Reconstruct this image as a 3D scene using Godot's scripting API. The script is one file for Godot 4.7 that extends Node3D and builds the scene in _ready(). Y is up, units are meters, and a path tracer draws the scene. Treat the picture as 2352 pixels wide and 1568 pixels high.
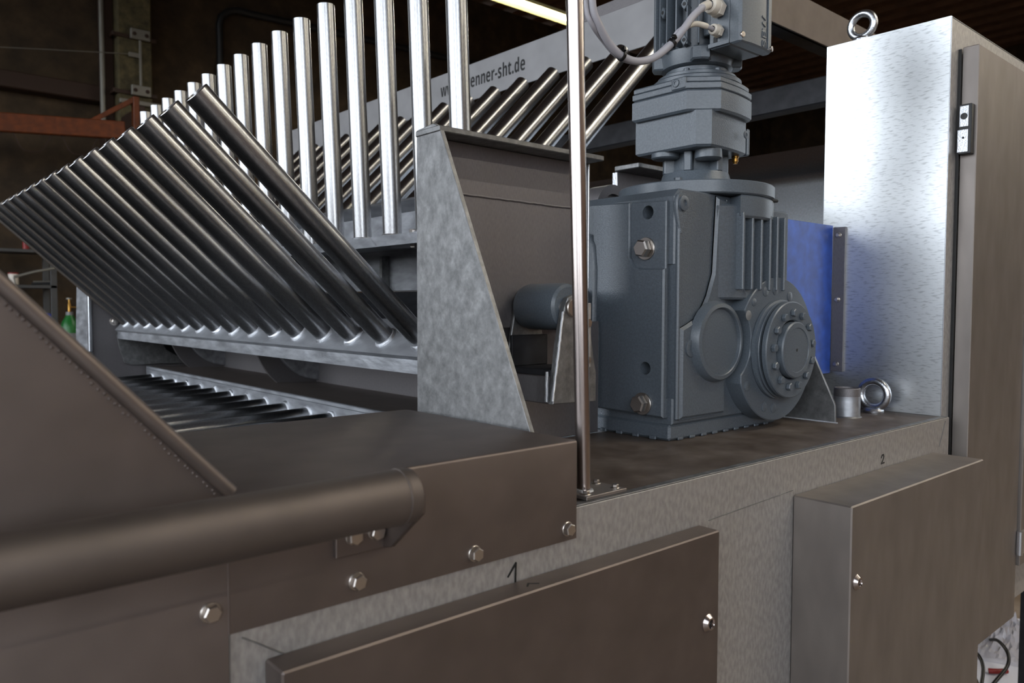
extends Node3D
# A rotor machine in a workshop, seen along its front. Builders take coordinates in metres relative to the
# photographer's eye height (y = 0 is 1.5 m above the floor); every thing's root is raised by H.

const H := 1.5
const TUBE_R := 0.0243
const TUBE_LEN := 0.655
var rel := {}                      # node -> Transform3D in builder coordinates
var used := {}
var M := {}
var T := {}
var RNG := RandomNumberGenerator.new()

# ---------------------------------------------------------------- mesh builder
class MB:
	var v := PackedVector3Array()
	var n := PackedVector3Array()
	func tri(a: Vector3, b: Vector3, c: Vector3, na: Vector3, nb: Vector3, nc: Vector3) -> void:
		v.append(a); v.append(c); v.append(b)
		n.append(na); n.append(nc); n.append(nb)
	func quad(a: Vector3, b: Vector3, c: Vector3, d: Vector3, na: Vector3, nb: Vector3, nc: Vector3, nd: Vector3) -> void:
		if a.distance_squared_to(b) > 1e-14 and b.distance_squared_to(c) > 1e-14 and c.distance_squared_to(a) > 1e-14:
			tri(a, b, c, na, nb, nc)
		if a.distance_squared_to(c) > 1e-14 and c.distance_squared_to(d) > 1e-14 and d.distance_squared_to(a) > 1e-14:
			tri(a, c, d, na, nc, nd)
	func mesh() -> ArrayMesh:
		var a := []
		a.resize(Mesh.ARRAY_MAX)
		a[Mesh.ARRAY_VERTEX] = v
		a[Mesh.ARRAY_NORMAL] = n
		var m := ArrayMesh.new()
		m.add_surface_from_arrays(Mesh.PRIMITIVE_TRIANGLES, a)
		return m
	# polygon in x,y extruded z0..z1, mapped by xf; caps chamfered by bev
	func prism(poly_in, z0: float, z1: float, xf := Transform3D.IDENTITY, bev := 0.0, smooth := 35.0) -> MB:
		var poly := PackedVector2Array(poly_in)
		var area := 0.0
		for i in poly.size():
			area += poly[i].cross(poly[(i + 1) % poly.size()])
		if area < 0.0:
			poly.reverse()
		var k := poly.size()
		var en: Array[Vector2] = []
		for i in k:
			var d: Vector2 = (poly[(i + 1) % k] - poly[i]).normalized()
			en.append(Vector2(d.y, -d.x))
		var inner := PackedVector2Array()
		for i in k:
			var a: Vector2 = en[(i + k - 1) % k]
			var b: Vector2 = en[i]
			var m := (a + b).normalized()
			inner.append(poly[i] - m * (bev / maxf(m.dot(b), 0.35)))
		var lim := cos(deg_to_rad(smooth))
		var g := func(p: Vector2, z: float) -> Vector3: return xf * Vector3(p.x, p.y, z)
		var gn := func(p: Vector2, z: float) -> Vector3: return (xf.basis * Vector3(p.x, p.y, z)).normalized()
		for i in k:
			var j := (i + 1) % k
			var e := en[i]
			var pe: Vector2 = en[(i + k - 1) % k]
			var ne: Vector2 = en[j]
			var ni: Vector2 = (e + pe).normalized() if e.dot(pe) > lim else e
			var nj: Vector2 = (e + ne).normalized() if e.dot(ne) > lim else e
			var a0 = gn.call(ni, 0.0)
			var a1 = gn.call(nj, 0.0)
			quad(g.call(poly[i], z0 + bev), g.call(poly[j], z0 + bev), g.call(poly[j], z1 - bev), g.call(poly[i], z1 - bev), a0, a1, a1, a0)
			if bev > 0.0:
				var t0 = gn.call(ni, 1.0)
				var t1 = gn.call(nj, 1.0)
				quad(g.call(poly[i], z1 - bev), g.call(poly[j], z1 - bev), g.call(inner[j], z1), g.call(inner[i], z1), t0, t1, t1, t0)
				var b0 = gn.call(ni, -1.0)
				var b1 = gn.call(nj, -1.0)
				quad(g.call(inner[i], z0), g.call(inner[j], z0), g.call(poly[j], z0 + bev), g.call(poly[i], z0 + bev), b0, b1, b1, b0)
		var idx := Geometry2D.triangulate_polygon(inner)
		var up = gn.call(Vector2.ZERO, 1.0)
		for t in range(0, idx.size(), 3):
			var p := inner[idx[t]]
			var q := inner[idx[t + 1]]
			var r := inner[idx[t + 2]]
			if (q - p).cross(r - p) < 0.0:
				var s := q
				q = r
				r = s
			tri(g.call(p, z1), g.call(q, z1), g.call(r, z1), up, up, up)
			tri(g.call(p, z0), g.call(r, z0), g.call(q, z0), -up, -up, -up)
		return self
	func box(lo: Vector3, hi: Vector3, bev := 0.0, xf := Transform3D.IDENTITY) -> MB:
		var b := minf(bev, 0.45 * minf(minf(hi.x - lo.x, hi.y - lo.y), hi.z - lo.z))
		var p: Array
		if b > 0.0:
			p = [Vector2(lo.x + b, lo.y), Vector2(hi.x - b, lo.y), Vector2(hi.x, lo.y + b), Vector2(hi.x, hi.y - b), Vector2(hi.x - b, hi.y), Vector2(lo.x + b, hi.y), Vector2(lo.x, hi.y - b), Vector2(lo.x, lo.y + b)]
		else:
			p = [lo_(lo), Vector2(hi.x, lo.y), Vector2(hi.x, hi.y), Vector2(lo.x, hi.y)]
		return prism(p, lo.z, hi.z, xf, b, 10.0)
	func lo_(a: Vector3) -> Vector2:
		return Vector2(a.x, a.y)
	# profile of (r, y) points turned about the local y axis
	func lathe(prof: Array, xf := Transform3D.IDENTITY, seg := 32, closed := false, sharp := 32.0, wob := 0.0, sd := 0) -> MB:
		var k := prof.size()
		var cnt := k if closed else k - 1
		var nn: Array[Vector2] = []
		for i in cnt:
			var d: Vector2 = (prof[(i + 1) % k] - prof[i]).normalized()
			nn.append(Vector2(d.y, -d.x))
		var lim := cos(deg_to_rad(sharp))
		var rg := RandomNumberGenerator.new()
		rg.seed = sd + 5
		var bump := PackedFloat32Array()
		for s in seg:
			bump.append(rg.randf_range(-wob, wob))
		for i in cnt:
			var a: Vector2 = prof[i]
			var b: Vector2 = prof[(i + 1) % k]
			if a.distance_squared_to(b) < 1e-14:
				continue
			var m := nn[i]
			var ma := m
			var mb_ := m
			if i > 0 or closed:
				var q: Vector2 = nn[(i + cnt - 1) % cnt]
				if q.dot(m) > lim: ma = (q + m).normalized()
			if i < cnt - 1 or closed:
				var q2: Vector2 = nn[(i + 1) % cnt]
				if q2.dot(m) > lim: mb_ = (q2 + m).normalized()
			for s in seg:
				var t0 := TAU * s / seg
				var t1 := TAU * (s + 1) / seg
				var w0: float = 1.0 + bump[s]
				var w1: float = 1.0 + bump[(s + 1) % seg]
				var c0 := Vector3(cos(t0), 0, -sin(t0))
				var c1 := Vector3(cos(t1), 0, -sin(t1))
				var A0 := xf * (c0 * a.x * w0 + Vector3.UP * a.y)
				var A1 := xf * (c1 * a.x * w1 + Vector3.UP * a.y)
				var B0 := xf * (c0 * b.x * w0 + Vector3.UP * b.y)
				var B1 := xf * (c1 * b.x * w1 + Vector3.UP * b.y)
				var nA0 := (xf.basis * (c0 * ma.x + Vector3.UP * ma.y)).normalized()
				var nA1 := (xf.basis * (c1 * ma.x + Vector3.UP * ma.y)).normalized()
				var nB0 := (xf.basis * (c0 * mb_.x + Vector3.UP * mb_.y)).normalized()
				var nB1 := (xf.basis * (c1 * mb_.x + Vector3.UP * mb_.y)).normalized()
				quad(A0, A1, B1, B0, nA0, nA1, nB1, nB0)
		return self
	func sweep(pts: PackedVector3Array, r: float, seg := 10, closed := false) -> MB:
		var k := pts.size()
		var rings: Array = []
		var up := Vector3(0.13, 0.98, 0.11).normalized()
		for i in k:
			var a := pts[(i + k - 1) % k] if (closed or i > 0) else pts[i]
			var b := pts[(i + 1) % k] if (closed or i < k - 1) else pts[i]
			var d := (b - a).normalized()
			var x := up.cross(d)
			if x.length() < 0.05: x = Vector3.RIGHT.cross(d)
			x = x.normalized()
			var y := d.cross(x)
			up = y
			var ring: Array = []
			for s in seg:
				var t := TAU * s / seg
				ring.append([pts[i] + (x * cos(t) + y * sin(t)) * r, x * cos(t) + y * sin(t)])
			rings.append(ring)
		for i in (k if closed else k - 1):
			var A: Array = rings[i]
			var B: Array = rings[(i + 1) % k]
			for s in seg:
				var u := (s + 1) % seg
				quad(A[s][0], A[u][0], B[u][0], B[s][0], A[s][1], A[u][1], B[u][1], B[s][1])
		if not closed:
			for e in [0, k - 1]:
				var d2: Vector3 = (pts[0] - pts[1]).normalized() if e == 0 else (pts[k - 1] - pts[k - 2]).normalized()
				for s in seg:
					var p1: Vector3 = rings[e][s][0]
					var p2: Vector3 = rings[e][(s + 1) % seg][0]
					if e == 0: tri(pts[e], p2, p1, d2, d2, d2)
					else: tri(pts[e], p1, p2, d2, d2, d2)
		return self

# ---------------------------------------------------------------- frames
static func zy() -> Transform3D:      # polygon given as (-z, y), extruded along +x
	return Transform3D(Basis(Vector3(0, 0, -1), Vector3(0, 1, 0), Vector3(1, 0, 0)), Vector3.ZERO)
static func xz() -> Transform3D:      # polygon given as (x, -z), extruded along +y
	return Transform3D(Basis(Vector3(1, 0, 0), Vector3(0, 0, -1), Vector3(0, 1, 0)), Vector3.ZERO)
static func at(p: Vector3, b := Basis.IDENTITY) -> Transform3D:
	return Transform3D(b, p)
static func y_to(d: Vector3) -> Basis:   # a basis whose y axis points along d
	var y := d.normalized()
	var x := y.cross(Vector3(0.31, 0.2, 0.93)).normalized()
	return Basis(x, y, x.cross(y))
static func zyp(a: Array) -> Array:      # [[z, y], ...] -> points for zy()
	var o := []
	for q in a: o.append(Vector2(-q[0], q[1]))
	return o
static func xzp(a: Array) -> Array:
	var o := []
	for q in a: o.append(Vector2(q[0], -q[1]))
	return o
static func xyp(a: Array) -> Array:
	var o := []
	for q in a: o.append(Vector2(q[0], q[1]))
	return o
static func circ(c: Vector2, r: float, k := 40, a0 := 0.0, a1 := TAU) -> Array:
	var o := []
	var full := is_equal_approx(a1 - a0, TAU)
	for i in k:
		var t := a0 + (a1 - a0) * i / (k if full else k - 1)
		o.append(c + Vector2(cos(t), sin(t)) * r)
	return o

# ---------------------------------------------------------------- things and parts
func numbered(called: String) -> String:
	if not used.has(called):
		used[called] = 0
		return called
	used[called] += 1
	return "%s_%03d" % [called, used[called]]

func thing(called: String, label: String, category: String, base: Vector3, group := "") -> Node3D:
	var o := Node3D.new()
	o.name = numbered(called)
	add_child(o)
	o.position = base + Vector3(0, H, 0)
	o.set_meta("label", label)
	o.set_meta("category", category)
	if group: o.set_meta("group", group)
	rel[o] = Transform3D(Basis.IDENTITY, base)
	return o

func put(called: String, m, mat_: Material, parent: Node3D, xf := Transform3D.IDENTITY, label := "") -> MeshInstance3D:
	var o := MeshInstance3D.new()
	o.name = called
	o.mesh = m.mesh() if m is MB else m
	o.material_override = mat_
	parent.add_child(o, true)
	rel[o] = xf
	o.transform = rel[parent].affine_inverse() * xf
	if label: o.set_meta("label", label)
	return o

func struct(called: String, m, mat_: Material) -> MeshInstance3D:
	var o := MeshInstance3D.new()
	o.name = called
	o.mesh = m.mesh() if m is MB else m
	o.material_override = mat_
	add_child(o)
	o.position = Vector3(0, H, 0)
	rel[o] = Transform3D.IDENTITY
	o.set_meta("kind", "structure")
	return o

func stuff(o: Node3D) -> Node3D:
	o.set_meta("kind", "stuff")
	return o

# ---------------------------------------------------------------- materials
func noise_tex(kind: int, freq: float, oct: int, lo: Color, hi: Color, sd: int, size := 512, gain := 0.5, mid := -1.0) -> NoiseTexture2D:
	var f := FastNoiseLite.new()
	f.noise_type = kind as FastNoiseLite.NoiseType
	f.frequency = freq
	f.fractal_octaves = oct
	f.fractal_gain = gain
	f.seed = sd
	if kind == FastNoiseLite.TYPE_CELLULAR:
		f.cellular_return_type = FastNoiseLite.RETURN_CELL_VALUE
		f.fractal_type = FastNoiseLite.FRACTAL_FBM if oct > 1 else FastNoiseLite.FRACTAL_NONE
	var t := NoiseTexture2D.new()
	t.width = size
	t.height = size
	t.seamless = true
	t.noise = f
	t.generate_mipmaps = false
	var g := Gradient.new()
	g.set_color(0, lo)
	g.set_color(1, hi)
	if mid > 0.0: g.add_point(mid, lo)
	t.color_ramp = g
	return t

func bump_tex(freq: float, oct: int, strength: float, sd: int, size := 512) -> NoiseTexture2D:
	var f := FastNoiseLite.new()
	f.noise_type = FastNoiseLite.TYPE_SIMPLEX_SMOOTH
	f.frequency = freq
	f.fractal_octaves = oct
	f.seed = sd
	var t := NoiseTexture2D.new()
	t.width = size
	t.height = size
	t.seamless = true
	t.as_normal_map = true
	t.bump_strength = strength
	t.noise = f
	t.generate_mipmaps = false
	return t

func mat(called: String, c: Color, rough: float, metal := 0.0, tex = null, scale := Vector3.ONE, rtex = null, ntex = null, ndepth := 0.5, local := true) -> StandardMaterial3D:
	var m := StandardMaterial3D.new()
	m.resource_name = called
	m.albedo_color = c
	m.roughness = rough
	m.metallic = metal
	if tex: m.albedo_texture = tex
	if rtex:
		m.roughness_texture = rtex
		m.roughness_texture_channel = BaseMaterial3D.TEXTURE_CHANNEL_RED
	if ntex:
		m.normal_enabled = true
		m.normal_texture = ntex
		m.normal_scale = ndepth
	if tex or rtex or ntex:
		m.uv1_triplanar = true
		m.uv1_world_triplanar = not local
		m.uv1_scale = scale
		m.uv1_triplanar_sharpness = 6.0
	M[called] = m
	return m

func make_materials() -> void:
	var g := func(a: float) -> Color: return Color(a, a, a)
	T.flake = noise_tex(FastNoiseLite.TYPE_CELLULAR, 0.045, 2, g.call(0.72), g.call(1.0), 3)
	T.cloud = noise_tex(FastNoiseLite.TYPE_SIMPLEX_SMOOTH, 0.008, 5, g.call(0.72), g.call(1.0), 7)
	T.blotch = noise_tex(FastNoiseLite.TYPE_SIMPLEX_SMOOTH, 0.012, 6, g.call(0.55), g.call(1.0), 17, 512, 0.62)
	T.fine = noise_tex(FastNoiseLite.TYPE_SIMPLEX_SMOOTH, 0.05, 4, g.call(0.82), g.call(1.0), 9)
	T.rough_a = noise_tex(FastNoiseLite.TYPE_SIMPLEX_SMOOTH, 0.02, 5, g.call(0.62), g.call(1.0), 11)
	T.rough_b = noise_tex(FastNoiseLite.TYPE_SIMPLEX_SMOOTH, 0.009, 4, g.call(0.75), g.call(1.0), 21)
	T.bump = bump_tex(0.03, 4, 6.0, 13)
	T.cast = bump_tex(0.09, 3, 10.0, 15)
	T.grain = noise_tex(FastNoiseLite.TYPE_SIMPLEX_SMOOTH, 0.11, 3, g.call(0.80), g.call(1.0), 31)
	T.soft = noise_tex(FastNoiseLite.TYPE_SIMPLEX_SMOOTH, 0.007, 3, g.call(0.90), g.call(1.0), 33)
	T.scratch = noise_tex(FastNoiseLite.TYPE_SIMPLEX_SMOOTH, 0.06, 3, g.call(0.84), g.call(1.0), 37)
	T.scratch.color_ramp.set_offset(0, 0.12)
	T.scratch.color_ramp.set_offset(1, 0.42)
	T.streak = noise_tex(FastNoiseLite.TYPE_SIMPLEX_SMOOTH, 0.02, 6, Color(0.82, 0.79, 0.76), Color(1, 1, 1), 41, 512, 0.65)
	T.marble = noise_tex(FastNoiseLite.TYPE_SIMPLEX_SMOOTH, 0.011, 7, g.call(0.70), g.call(1.0), 51, 1024, 0.68)
	T.dirt = noise_tex(FastNoiseLite.TYPE_SIMPLEX_SMOOTH, 0.01, 5, Color(0.66, 0.61, 0.56), Color(1, 1, 1), 23, 512, 0.6)
	# metals
	mat("galvanised tube", Color(0.69, 0.69, 0.695), 0.31, 1.0, T.grain, Vector3(7, 1.5, 7), T.soft)
	mat("galvanised plate", Color(0.58, 0.58, 0.58), 0.6, 0.85, T.marble, Vector3(3.2, 2.6, 3.2), T.rough_b, T.bump, 0.08)
	mat("galvanised sheet", Color(0.87, 0.88, 0.885), 0.38, 1.0, T.scratch, Vector3(1.3, 7.0, 1.3))
	mat("hopper sheet", Color(0.88, 0.90, 0.92), 0.27, 1.0, T.fine, Vector3(6, 6, 6))
	mat("galvanised rail", Color(0.74, 0.75, 0.77), 0.55, 0.8, T.cloud, Vector3(5, 5, 1.5), T.rough_b, T.bump, 0.15)
	mat("galvanised frame", Color(0.72, 0.705, 0.69), 0.6, 0.7, T.fine, Vector3(4.5, 2.2, 4.5), T.grain)
	mat("dull web steel", Color(0.53, 0.515, 0.52), 0.6, 0.8, T.grain, Vector3(24, 1.5, 24), T.soft)
	mat("dark steel", Color(0.20, 0.20, 0.215), 0.6, 0.5, T.cloud, Vector3(4, 4, 4))
	mat("deck plate", Color(0.46, 0.42, 0.39), 0.6, 0.4, T.dirt, Vector3(1.6, 1.6, 1.6), T.rough_b)
	mat("blasted stainless", Color(0.58, 0.55, 0.53), 0.52, 0.9, T.soft, Vector3(4, 1.5, 4))
	mat("rail stainless", Color(0.46, 0.425, 0.405), 0.6, 0.9, T.soft, Vector3(3, 3, 3))
	mat("hood stainless", Color(0.475, 0.435, 0.415), 0.5, 0.9, T.soft, Vector3(3, 3, 3))
	mat("polished stainless", Color(0.72, 0.68, 0.665), 0.24, 1.0, T.soft, Vector3(8, 1, 8))
	mat("bolt steel", Color(0.74, 0.715, 0.69), 0.33, 1.0)
	mat("weld zinc", Color(0.92, 0.93, 0.95), 0.32, 1.0, T.fine, Vector3(20, 20, 20), null, T.cast, 0.8)
	mat("zinc plated", Color(0.84, 0.85, 0.87), 0.3, 1.0, T.fine, Vector3(14, 14, 14), null, T.bump, 0.3)
	mat("brass", Color(0.62, 0.47, 0.24), 0.35, 1.0)
	# paints and plastics
	mat("grey gear paint", Color(0.335, 0.365, 0.395), 0.42, 0.0, T.fine, Vector3(6, 6, 6), null, T.cast, 0.16)
	M["grey gear paint"].clearcoat_enabled = true
	M["grey gear paint"].clearcoat = 0.25
	M["grey gear paint"].clearcoat_roughness = 0.3
	mat("smooth gear paint", Color(0.345, 0.375, 0.405), 0.36, 0.0, T.fine, Vector3(9, 9, 9))
	mat("dark groove", Color(0.06, 0.065, 0.07), 0.6)
	mat("blue plate paint", Color(0.17, 0.33, 0.70), 0.42, 0.0, T.cloud, Vector3(5, 5, 5))
	mat("black plastic", Color(0.035, 0.035, 0.038), 0.4)
	mat("ivory plastic", Color(0.80, 0.77, 0.72), 0.4)
	mat("grey sheath", Color(0.62, 0.61, 0.63), 0.5)
	mat("dark rubber", Color(0.17, 0.17, 0.17), 0.6)
	mat("marker ink", Color(0.02, 0.02, 0.02), 0.6)
	mat("hood white paint", Color(0.58, 0.575, 0.58), 0.5, 0.0, T.soft, Vector3(2, 2, 2))
	mat("orange paint", Color(0.46, 0.21, 0.03), 0.55, 0.0, T.cloud, Vector3(2, 2, 2))
	mat("red paint", Color(0.48, 0.06, 0.05), 0.5)
	mat("green paint", Color(0.06, 0.36, 0.12), 0.4)
	mat("cylinder grey", Color(0.42, 0.42, 0.42), 0.45)
	mat("white paper", Color(0.80, 0.81, 0.86), 0.8)
	mat("box blue", Color(0.08, 0.2, 0.55), 0.4)
	mat("plank wood", Color(0.55, 0.32, 0.13), 0.7, 0.0, T.cloud, Vector3(1, 8, 8))
	# the hall
	mat("concrete column", Color(0.40, 0.36, 0.24), 0.85, 0.0, T.blotch, Vector3(1, 1, 1))
	mat("wall render", Color(0.30, 0.235, 0.155), 0.9, 0.0, T.blotch, Vector3(0.4, 0.4, 0.4))
	mat("brown wall", Color(0.64, 0.52, 0.45), 0.85, 0.0, T.blotch, Vector3(0.4, 0.4, 0.4))
	mat("ceiling sheet", Color(0.44, 0.315, 0.225), 0.7, 0.0, T.cloud, Vector3(0.6, 0.6, 0.6))
	mat("hall steel", Color(0.20, 0.13, 0.09), 0.6, 0.2)
	mat("pale steel", Color(0.48, 0.47, 0.44), 0.5, 0.4)
	mat("conduit", Color(0.10, 0.11, 0.12), 0.5)
	mat("hall floor", Color(0.62, 0.57, 0.52), 0.6, 0.0, T.dirt, Vector3(0.5, 0.5, 0.5), T.rough_b)
	mat("shelf steel", Color(0.27, 0.27, 0.27), 0.5, 0.3)
	mat("lamp housing", Color(0.85, 0.83, 0.62), 0.5)
	var fl := mat("lamp glow", Color(1, 1, 0.94), 0.5)
	fl.emission_enabled = true
	fl.emission = Color(1.0, 0.97, 0.86)
	fl.emission_energy_multiplier = 4.0
	var bag := mat("clear plastic film", Color(0.80, 0.80, 0.84, 0.55), 0.3)
	bag.transparency = BaseMaterial3D.TRANSPARENCY_ALPHA

# ---------------------------------------------------------------- small hardware
var mesh_hex := {}
func hex_mesh(af: float, h: float) -> ArrayMesh:     # head with a turned top chamfer, base at y = 0, axis y
	var key := "%f %f" % [af, h]
	if mesh_hex.has(key): return mesh_hex[key]
	var b := MB.new()
	var p := []
	for i in 6: p.append(Vector2(cos(TAU * i / 6.0), sin(TAU * i / 6.0)) * af * 0.577)
	b.prism(p, 0.0, h, Transform3D(Basis(Vector3.RIGHT, -PI / 2), Vector3.ZERO), h * 0.16, 5.0)
	mesh_hex[key] = b.mesh()
	return mesh_hex[key]

func ring_mesh(ro: float, ri: float, h: float, seg := 28, ch := 0.0006) -> ArrayMesh:
	var key := "r%f %f %f" % [ro, ri, h]
	if mesh_hex.has(key): return mesh_hex[key]
	var b := MB.new()
	b.lathe([Vector2(ri, 0), Vector2(ro, 0), Vector2(ro, h - ch), Vector2(ro - ch, h), Vector2(ri, h)], Transform3D.IDENTITY, seg, true)
	mesh_hex[key] = b.mesh()
	return mesh_hex[key]

func bolt(parent: Node3D, p: Vector3, dir: Vector3, af: float, h: float, wr: float, wh: float, m: Material, twist := 0.2, called := "hex_bolt") -> void:
	var b := y_to(dir) * Basis(Vector3.UP, twist)
	var hd := put(called, hex_mesh(af, h), m, parent, at(p + dir * wh, b))
	if wr > 0.0: put("washer", ring_mesh(wr, af * 0.3, wh), m, hd, at(p, b))

func socket_screw(parent: Node3D, p: Vector3, dir: Vector3, r: float, h: float, m: Material) -> void:
	var b := MB.new()
	b.lathe([Vector2(r, 0), Vector2(r, h * 0.8), Vector2(r * 0.9, h), Vector2(r * 0.42, h), Vector2(r * 0.36, h * 0.3), Vector2(0.0, h * 0.3)], Transform3D.IDENTITY, 20)
	put("socket_screw", b, m, parent, at(p, y_to(dir)))

func weld_line(parent: Node3D, a: Vector3, b: Vector3, r: float, step: float, m: Material, called := "weld_bead") -> void:
	var w := MB.new()
	var pts := PackedVector3Array()
	var k := int(a.distance_to(b) / step) + 2
	var d := (b - a) / float(k)
	var x := d.cross(Vector3(0.2, 0.5, 0.8)).normalized()
	for i in k + 1:
		pts.append(a + d * i + x * RNG.randf_range(-0.25, 0.25) * r)
	w.sweep(pts, r, 6)
	put(called, w, m, parent)

# ================================================================ scene
func _ready() -> void:
	RNG.seed = 11
	# --- camera
	var cam := Camera3D.new()
	cam.name = "camera"
	cam.position = Vector3(0, H, 0.65)
	cam.basis = Basis(Vector3.UP, deg_to_rad(-41.3)) * Basis(Vector3.RIGHT, deg_to_rad(-2.65)) * Basis(Vector3.BACK, deg_to_rad(0.15))
	cam.fov = rad_to_deg(2.0 * atan(784.0 / 1795.0))
	cam.near = 0.02
	cam.far = 200.0
	var att := CameraAttributesPhysical.new()          # a small kit-lens aperture, focused on the gearmotor
	att.frustum_focal_length = 12.0 * 1795.0 / 784.0
	att.frustum_focus_distance = 1.35
	att.exposure_aperture = 7.6
	att.frustum_near = 0.02
	att.frustum_far = 200.0
	cam.attributes = att
	add_child(cam)
	# --- overcast sky through the hall's window openings; exposure
	var env := Environment.new()
	env.background_mode = Environment.BG_SKY
	var sky := Sky.new()
	var sm := ProceduralSkyMaterial.new()
	sm.sky_top_color = Color(0.91, 0.95, 1.0)
	sm.sky_horizon_color = Color(0.96, 0.98, 1.0)
	sm.ground_horizon_color = Color(0.60, 0.60, 0.58)
	sm.ground_bottom_color = Color(0.42, 0.41, 0.39)
	sm.sky_energy_multiplier = 1.0
	sm.ground_energy_multiplier = 0.5
	sky.sky_material = sm
	env.sky = sky
	env.tonemap_mode = Environment.TONE_MAPPER_LINEAR
	env.tonemap_exposure = 7.0
	env.sdfgi_enabled = true
	env.ssao_enabled = true
	env.ssil_enabled = true
	var we := WorldEnvironment.new()
	we.name = "environment"
	we.environment = env
	add_child(we)
	make_materials()
	build_hall()
	build_frame()
	build_hood()
	build_covers()
	build_cabinet()
	build_hopper()
	build_rotor()
	build_side_wall()
	build_gearmotor()
	build_cables()
	build_clevis()
	build_deck_items()
	build_post()
	build_background()
	build_clutter()

# ---------------------------------------------------------------- hall
func build_hall() -> void:
	var x0 := -7.0
	var x1 := 17.0
	var z0 := -9.4
	var z1 := 7.0
	var top := 4.9
	struct("floor", MB.new().box(Vector3(x0 - 0.3, -1.8, z0 - 0.3), Vector3(x1 + 0.3, -1.5, z1 + 0.3)), M["hall floor"])
	struct("wall_back", MB.new().box(Vector3(x0 - 0.3, -1.5, z0 - 0.3), Vector3(x1 + 0.3, top, z0)), M["wall render"])
	struct("wall_right", MB.new().box(Vector3(x1, -1.5, z0), Vector3(x1 + 0.3, top, z1)), M["wall render"])
	# corrugated roof sheet: trapezoid ribs that run along z
	var poly := []
	var under := []
	var x := x0 - 0.3
	while x < x1 + 0.3:
		under.append_array([Vector2(x, top), Vector2(x + 0.22, top), Vector2(x + 0.27, top + 0.09), Vector2(x + 0.41, top + 0.09)])
		x += 0.46
	poly.append_array(under)
	poly.append(Vector2(x, top + 0.3))
	poly.append(Vector2(x0 - 0.3, top + 0.3))
	struct("ceiling", MB.new().prism(poly, z0 - 0.3, z1 + 0.3, Transform3D.IDENTITY, 0.0, 5.0), M["ceiling sheet"])
	# the daylight sides: tall window openings along the left wall and in the left of the front wall
	var sill := 0.1
	var head := 4.4
	struct("wall_left", MB.new().box(Vector3(x0 - 0.3, -1.5, z0), Vector3(x0, sill, z1)), M["wall render"])
	struct("trim_1", MB.new().box(Vector3(x0 - 0.3, head, z0), Vector3(x0, top, z1)), M["wall render"])
	var k := 2
	for q in [[z0, z0 + 0.3], [-6.9, -6.6], [-1.2, -0.9], [0.9, 2.0], [5.2, 5.5], [6.7, z1]]:
		struct("trim_%d" % k, MB.new().box(Vector3(x0 - 0.3, sill, q[0]), Vector3(x0, head, q[1])), M["wall render"])
		k += 1
	struct("wall_front", MB.new().box(Vector3(-1.6, -1.5, z1), Vector3(x1 + 0.3, top, z1 + 0.3)), M["brown wall"])
	struct("trim_%d" % k, MB.new().box(Vector3(x0 - 0.3, -1.5, z1), Vector3(-1.6, sill, z1 + 0.3)), M["brown wall"])
	struct("trim_%d" % (k + 1), MB.new().box(Vector3(x0 - 0.3, head, z1), Vector3(-1.6, top, z1 + 0.3)), M["brown wall"])
	struct("trim_%d" % (k + 2), MB.new().box(Vector3(x0 - 0.3, sill, z1), Vector3(x0 + 0.3, head, z1 + 0.3)), M["brown wall"])
	struct("trim_%d" % (k + 3), MB.new().box(Vector3(-4.7, sill, z1), Vector3(-4.4, head, z1 + 0.3)), M["brown wall"])

# ---------------------------------------------------------------- machine frame with its deck
func build_frame() -> void:
	var t := thing("machine_frame", "galvanised machine frame with a dark top deck, a bare front panel and hand-written numbers", "frame", Vector3(1.05, -1.5, -0.15))
	put("front_panel", MB.new().box(Vector3(0.251, -1.45, -0.012), Vector3(1.855, -0.2435, -0.0005), 0.0012), M["galvanised frame"], t)
	put("deck_plate", MB.new().box(Vector3(0.40, -0.2495, -0.36), Vector3(1.846, -0.2432, -0.0135), 0.0008), M["deck plate"], t)
	put("edge_lip", MB.new().box(Vector3(0.674, -0.2433, -0.0132), Vector3(1.846, -0.2415, -0.0002), 0.0006), M["galvanised plate"], t)
	for xx in [0.45, 1.1, 1.75]:
		put("frame_leg", MB.new().box(Vector3(xx - 0.05, -1.5, -0.25), Vector3(xx + 0.05, -0.25, -0.15), 0.004), M["dark steel"], t)
	weld_line(t, Vector3(0.262, -0.2865, 0.0002), Vector3(0.30, -0.312, 0.0002), 0.0007, 0.006, M["galvanised plate"], "mitre_weld")
	weld_line(t, Vector3(1.832, -0.25, 0.0002), Vector3(1.80, -0.303, 0.0002), 0.0006, 0.006, M["galvanised plate"], "mitre_weld")
	weld_line(t, Vector3(0.95, -0.309, 0.0001), Vector3(1.186, -0.302, 0.0001), 0.0006, 0.006, M["galvanised plate"], "bend_line")
	# numbers written with a marker
	stroke(t, [Vector3(0.5665, -0.3035, 0), Vector3(0.5775, -0.2905, 0), Vector3(0.5765, -0.322, 0)], 0.0014, "handwritten_numeral")
	stroke(t, [Vector3(1.516, -0.2905, 0), Vector3(1.519, -0.286, 0), Vector3(1.525, -0.2855, 0), Vector3(1.527, -0.2895, 0), Vector3(1.523, -0.2955, 0), Vector3(1.516, -0.302, 0), Vector3(1.529, -0.3015, 0)], 0.0013, "handwritten_numeral")

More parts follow.
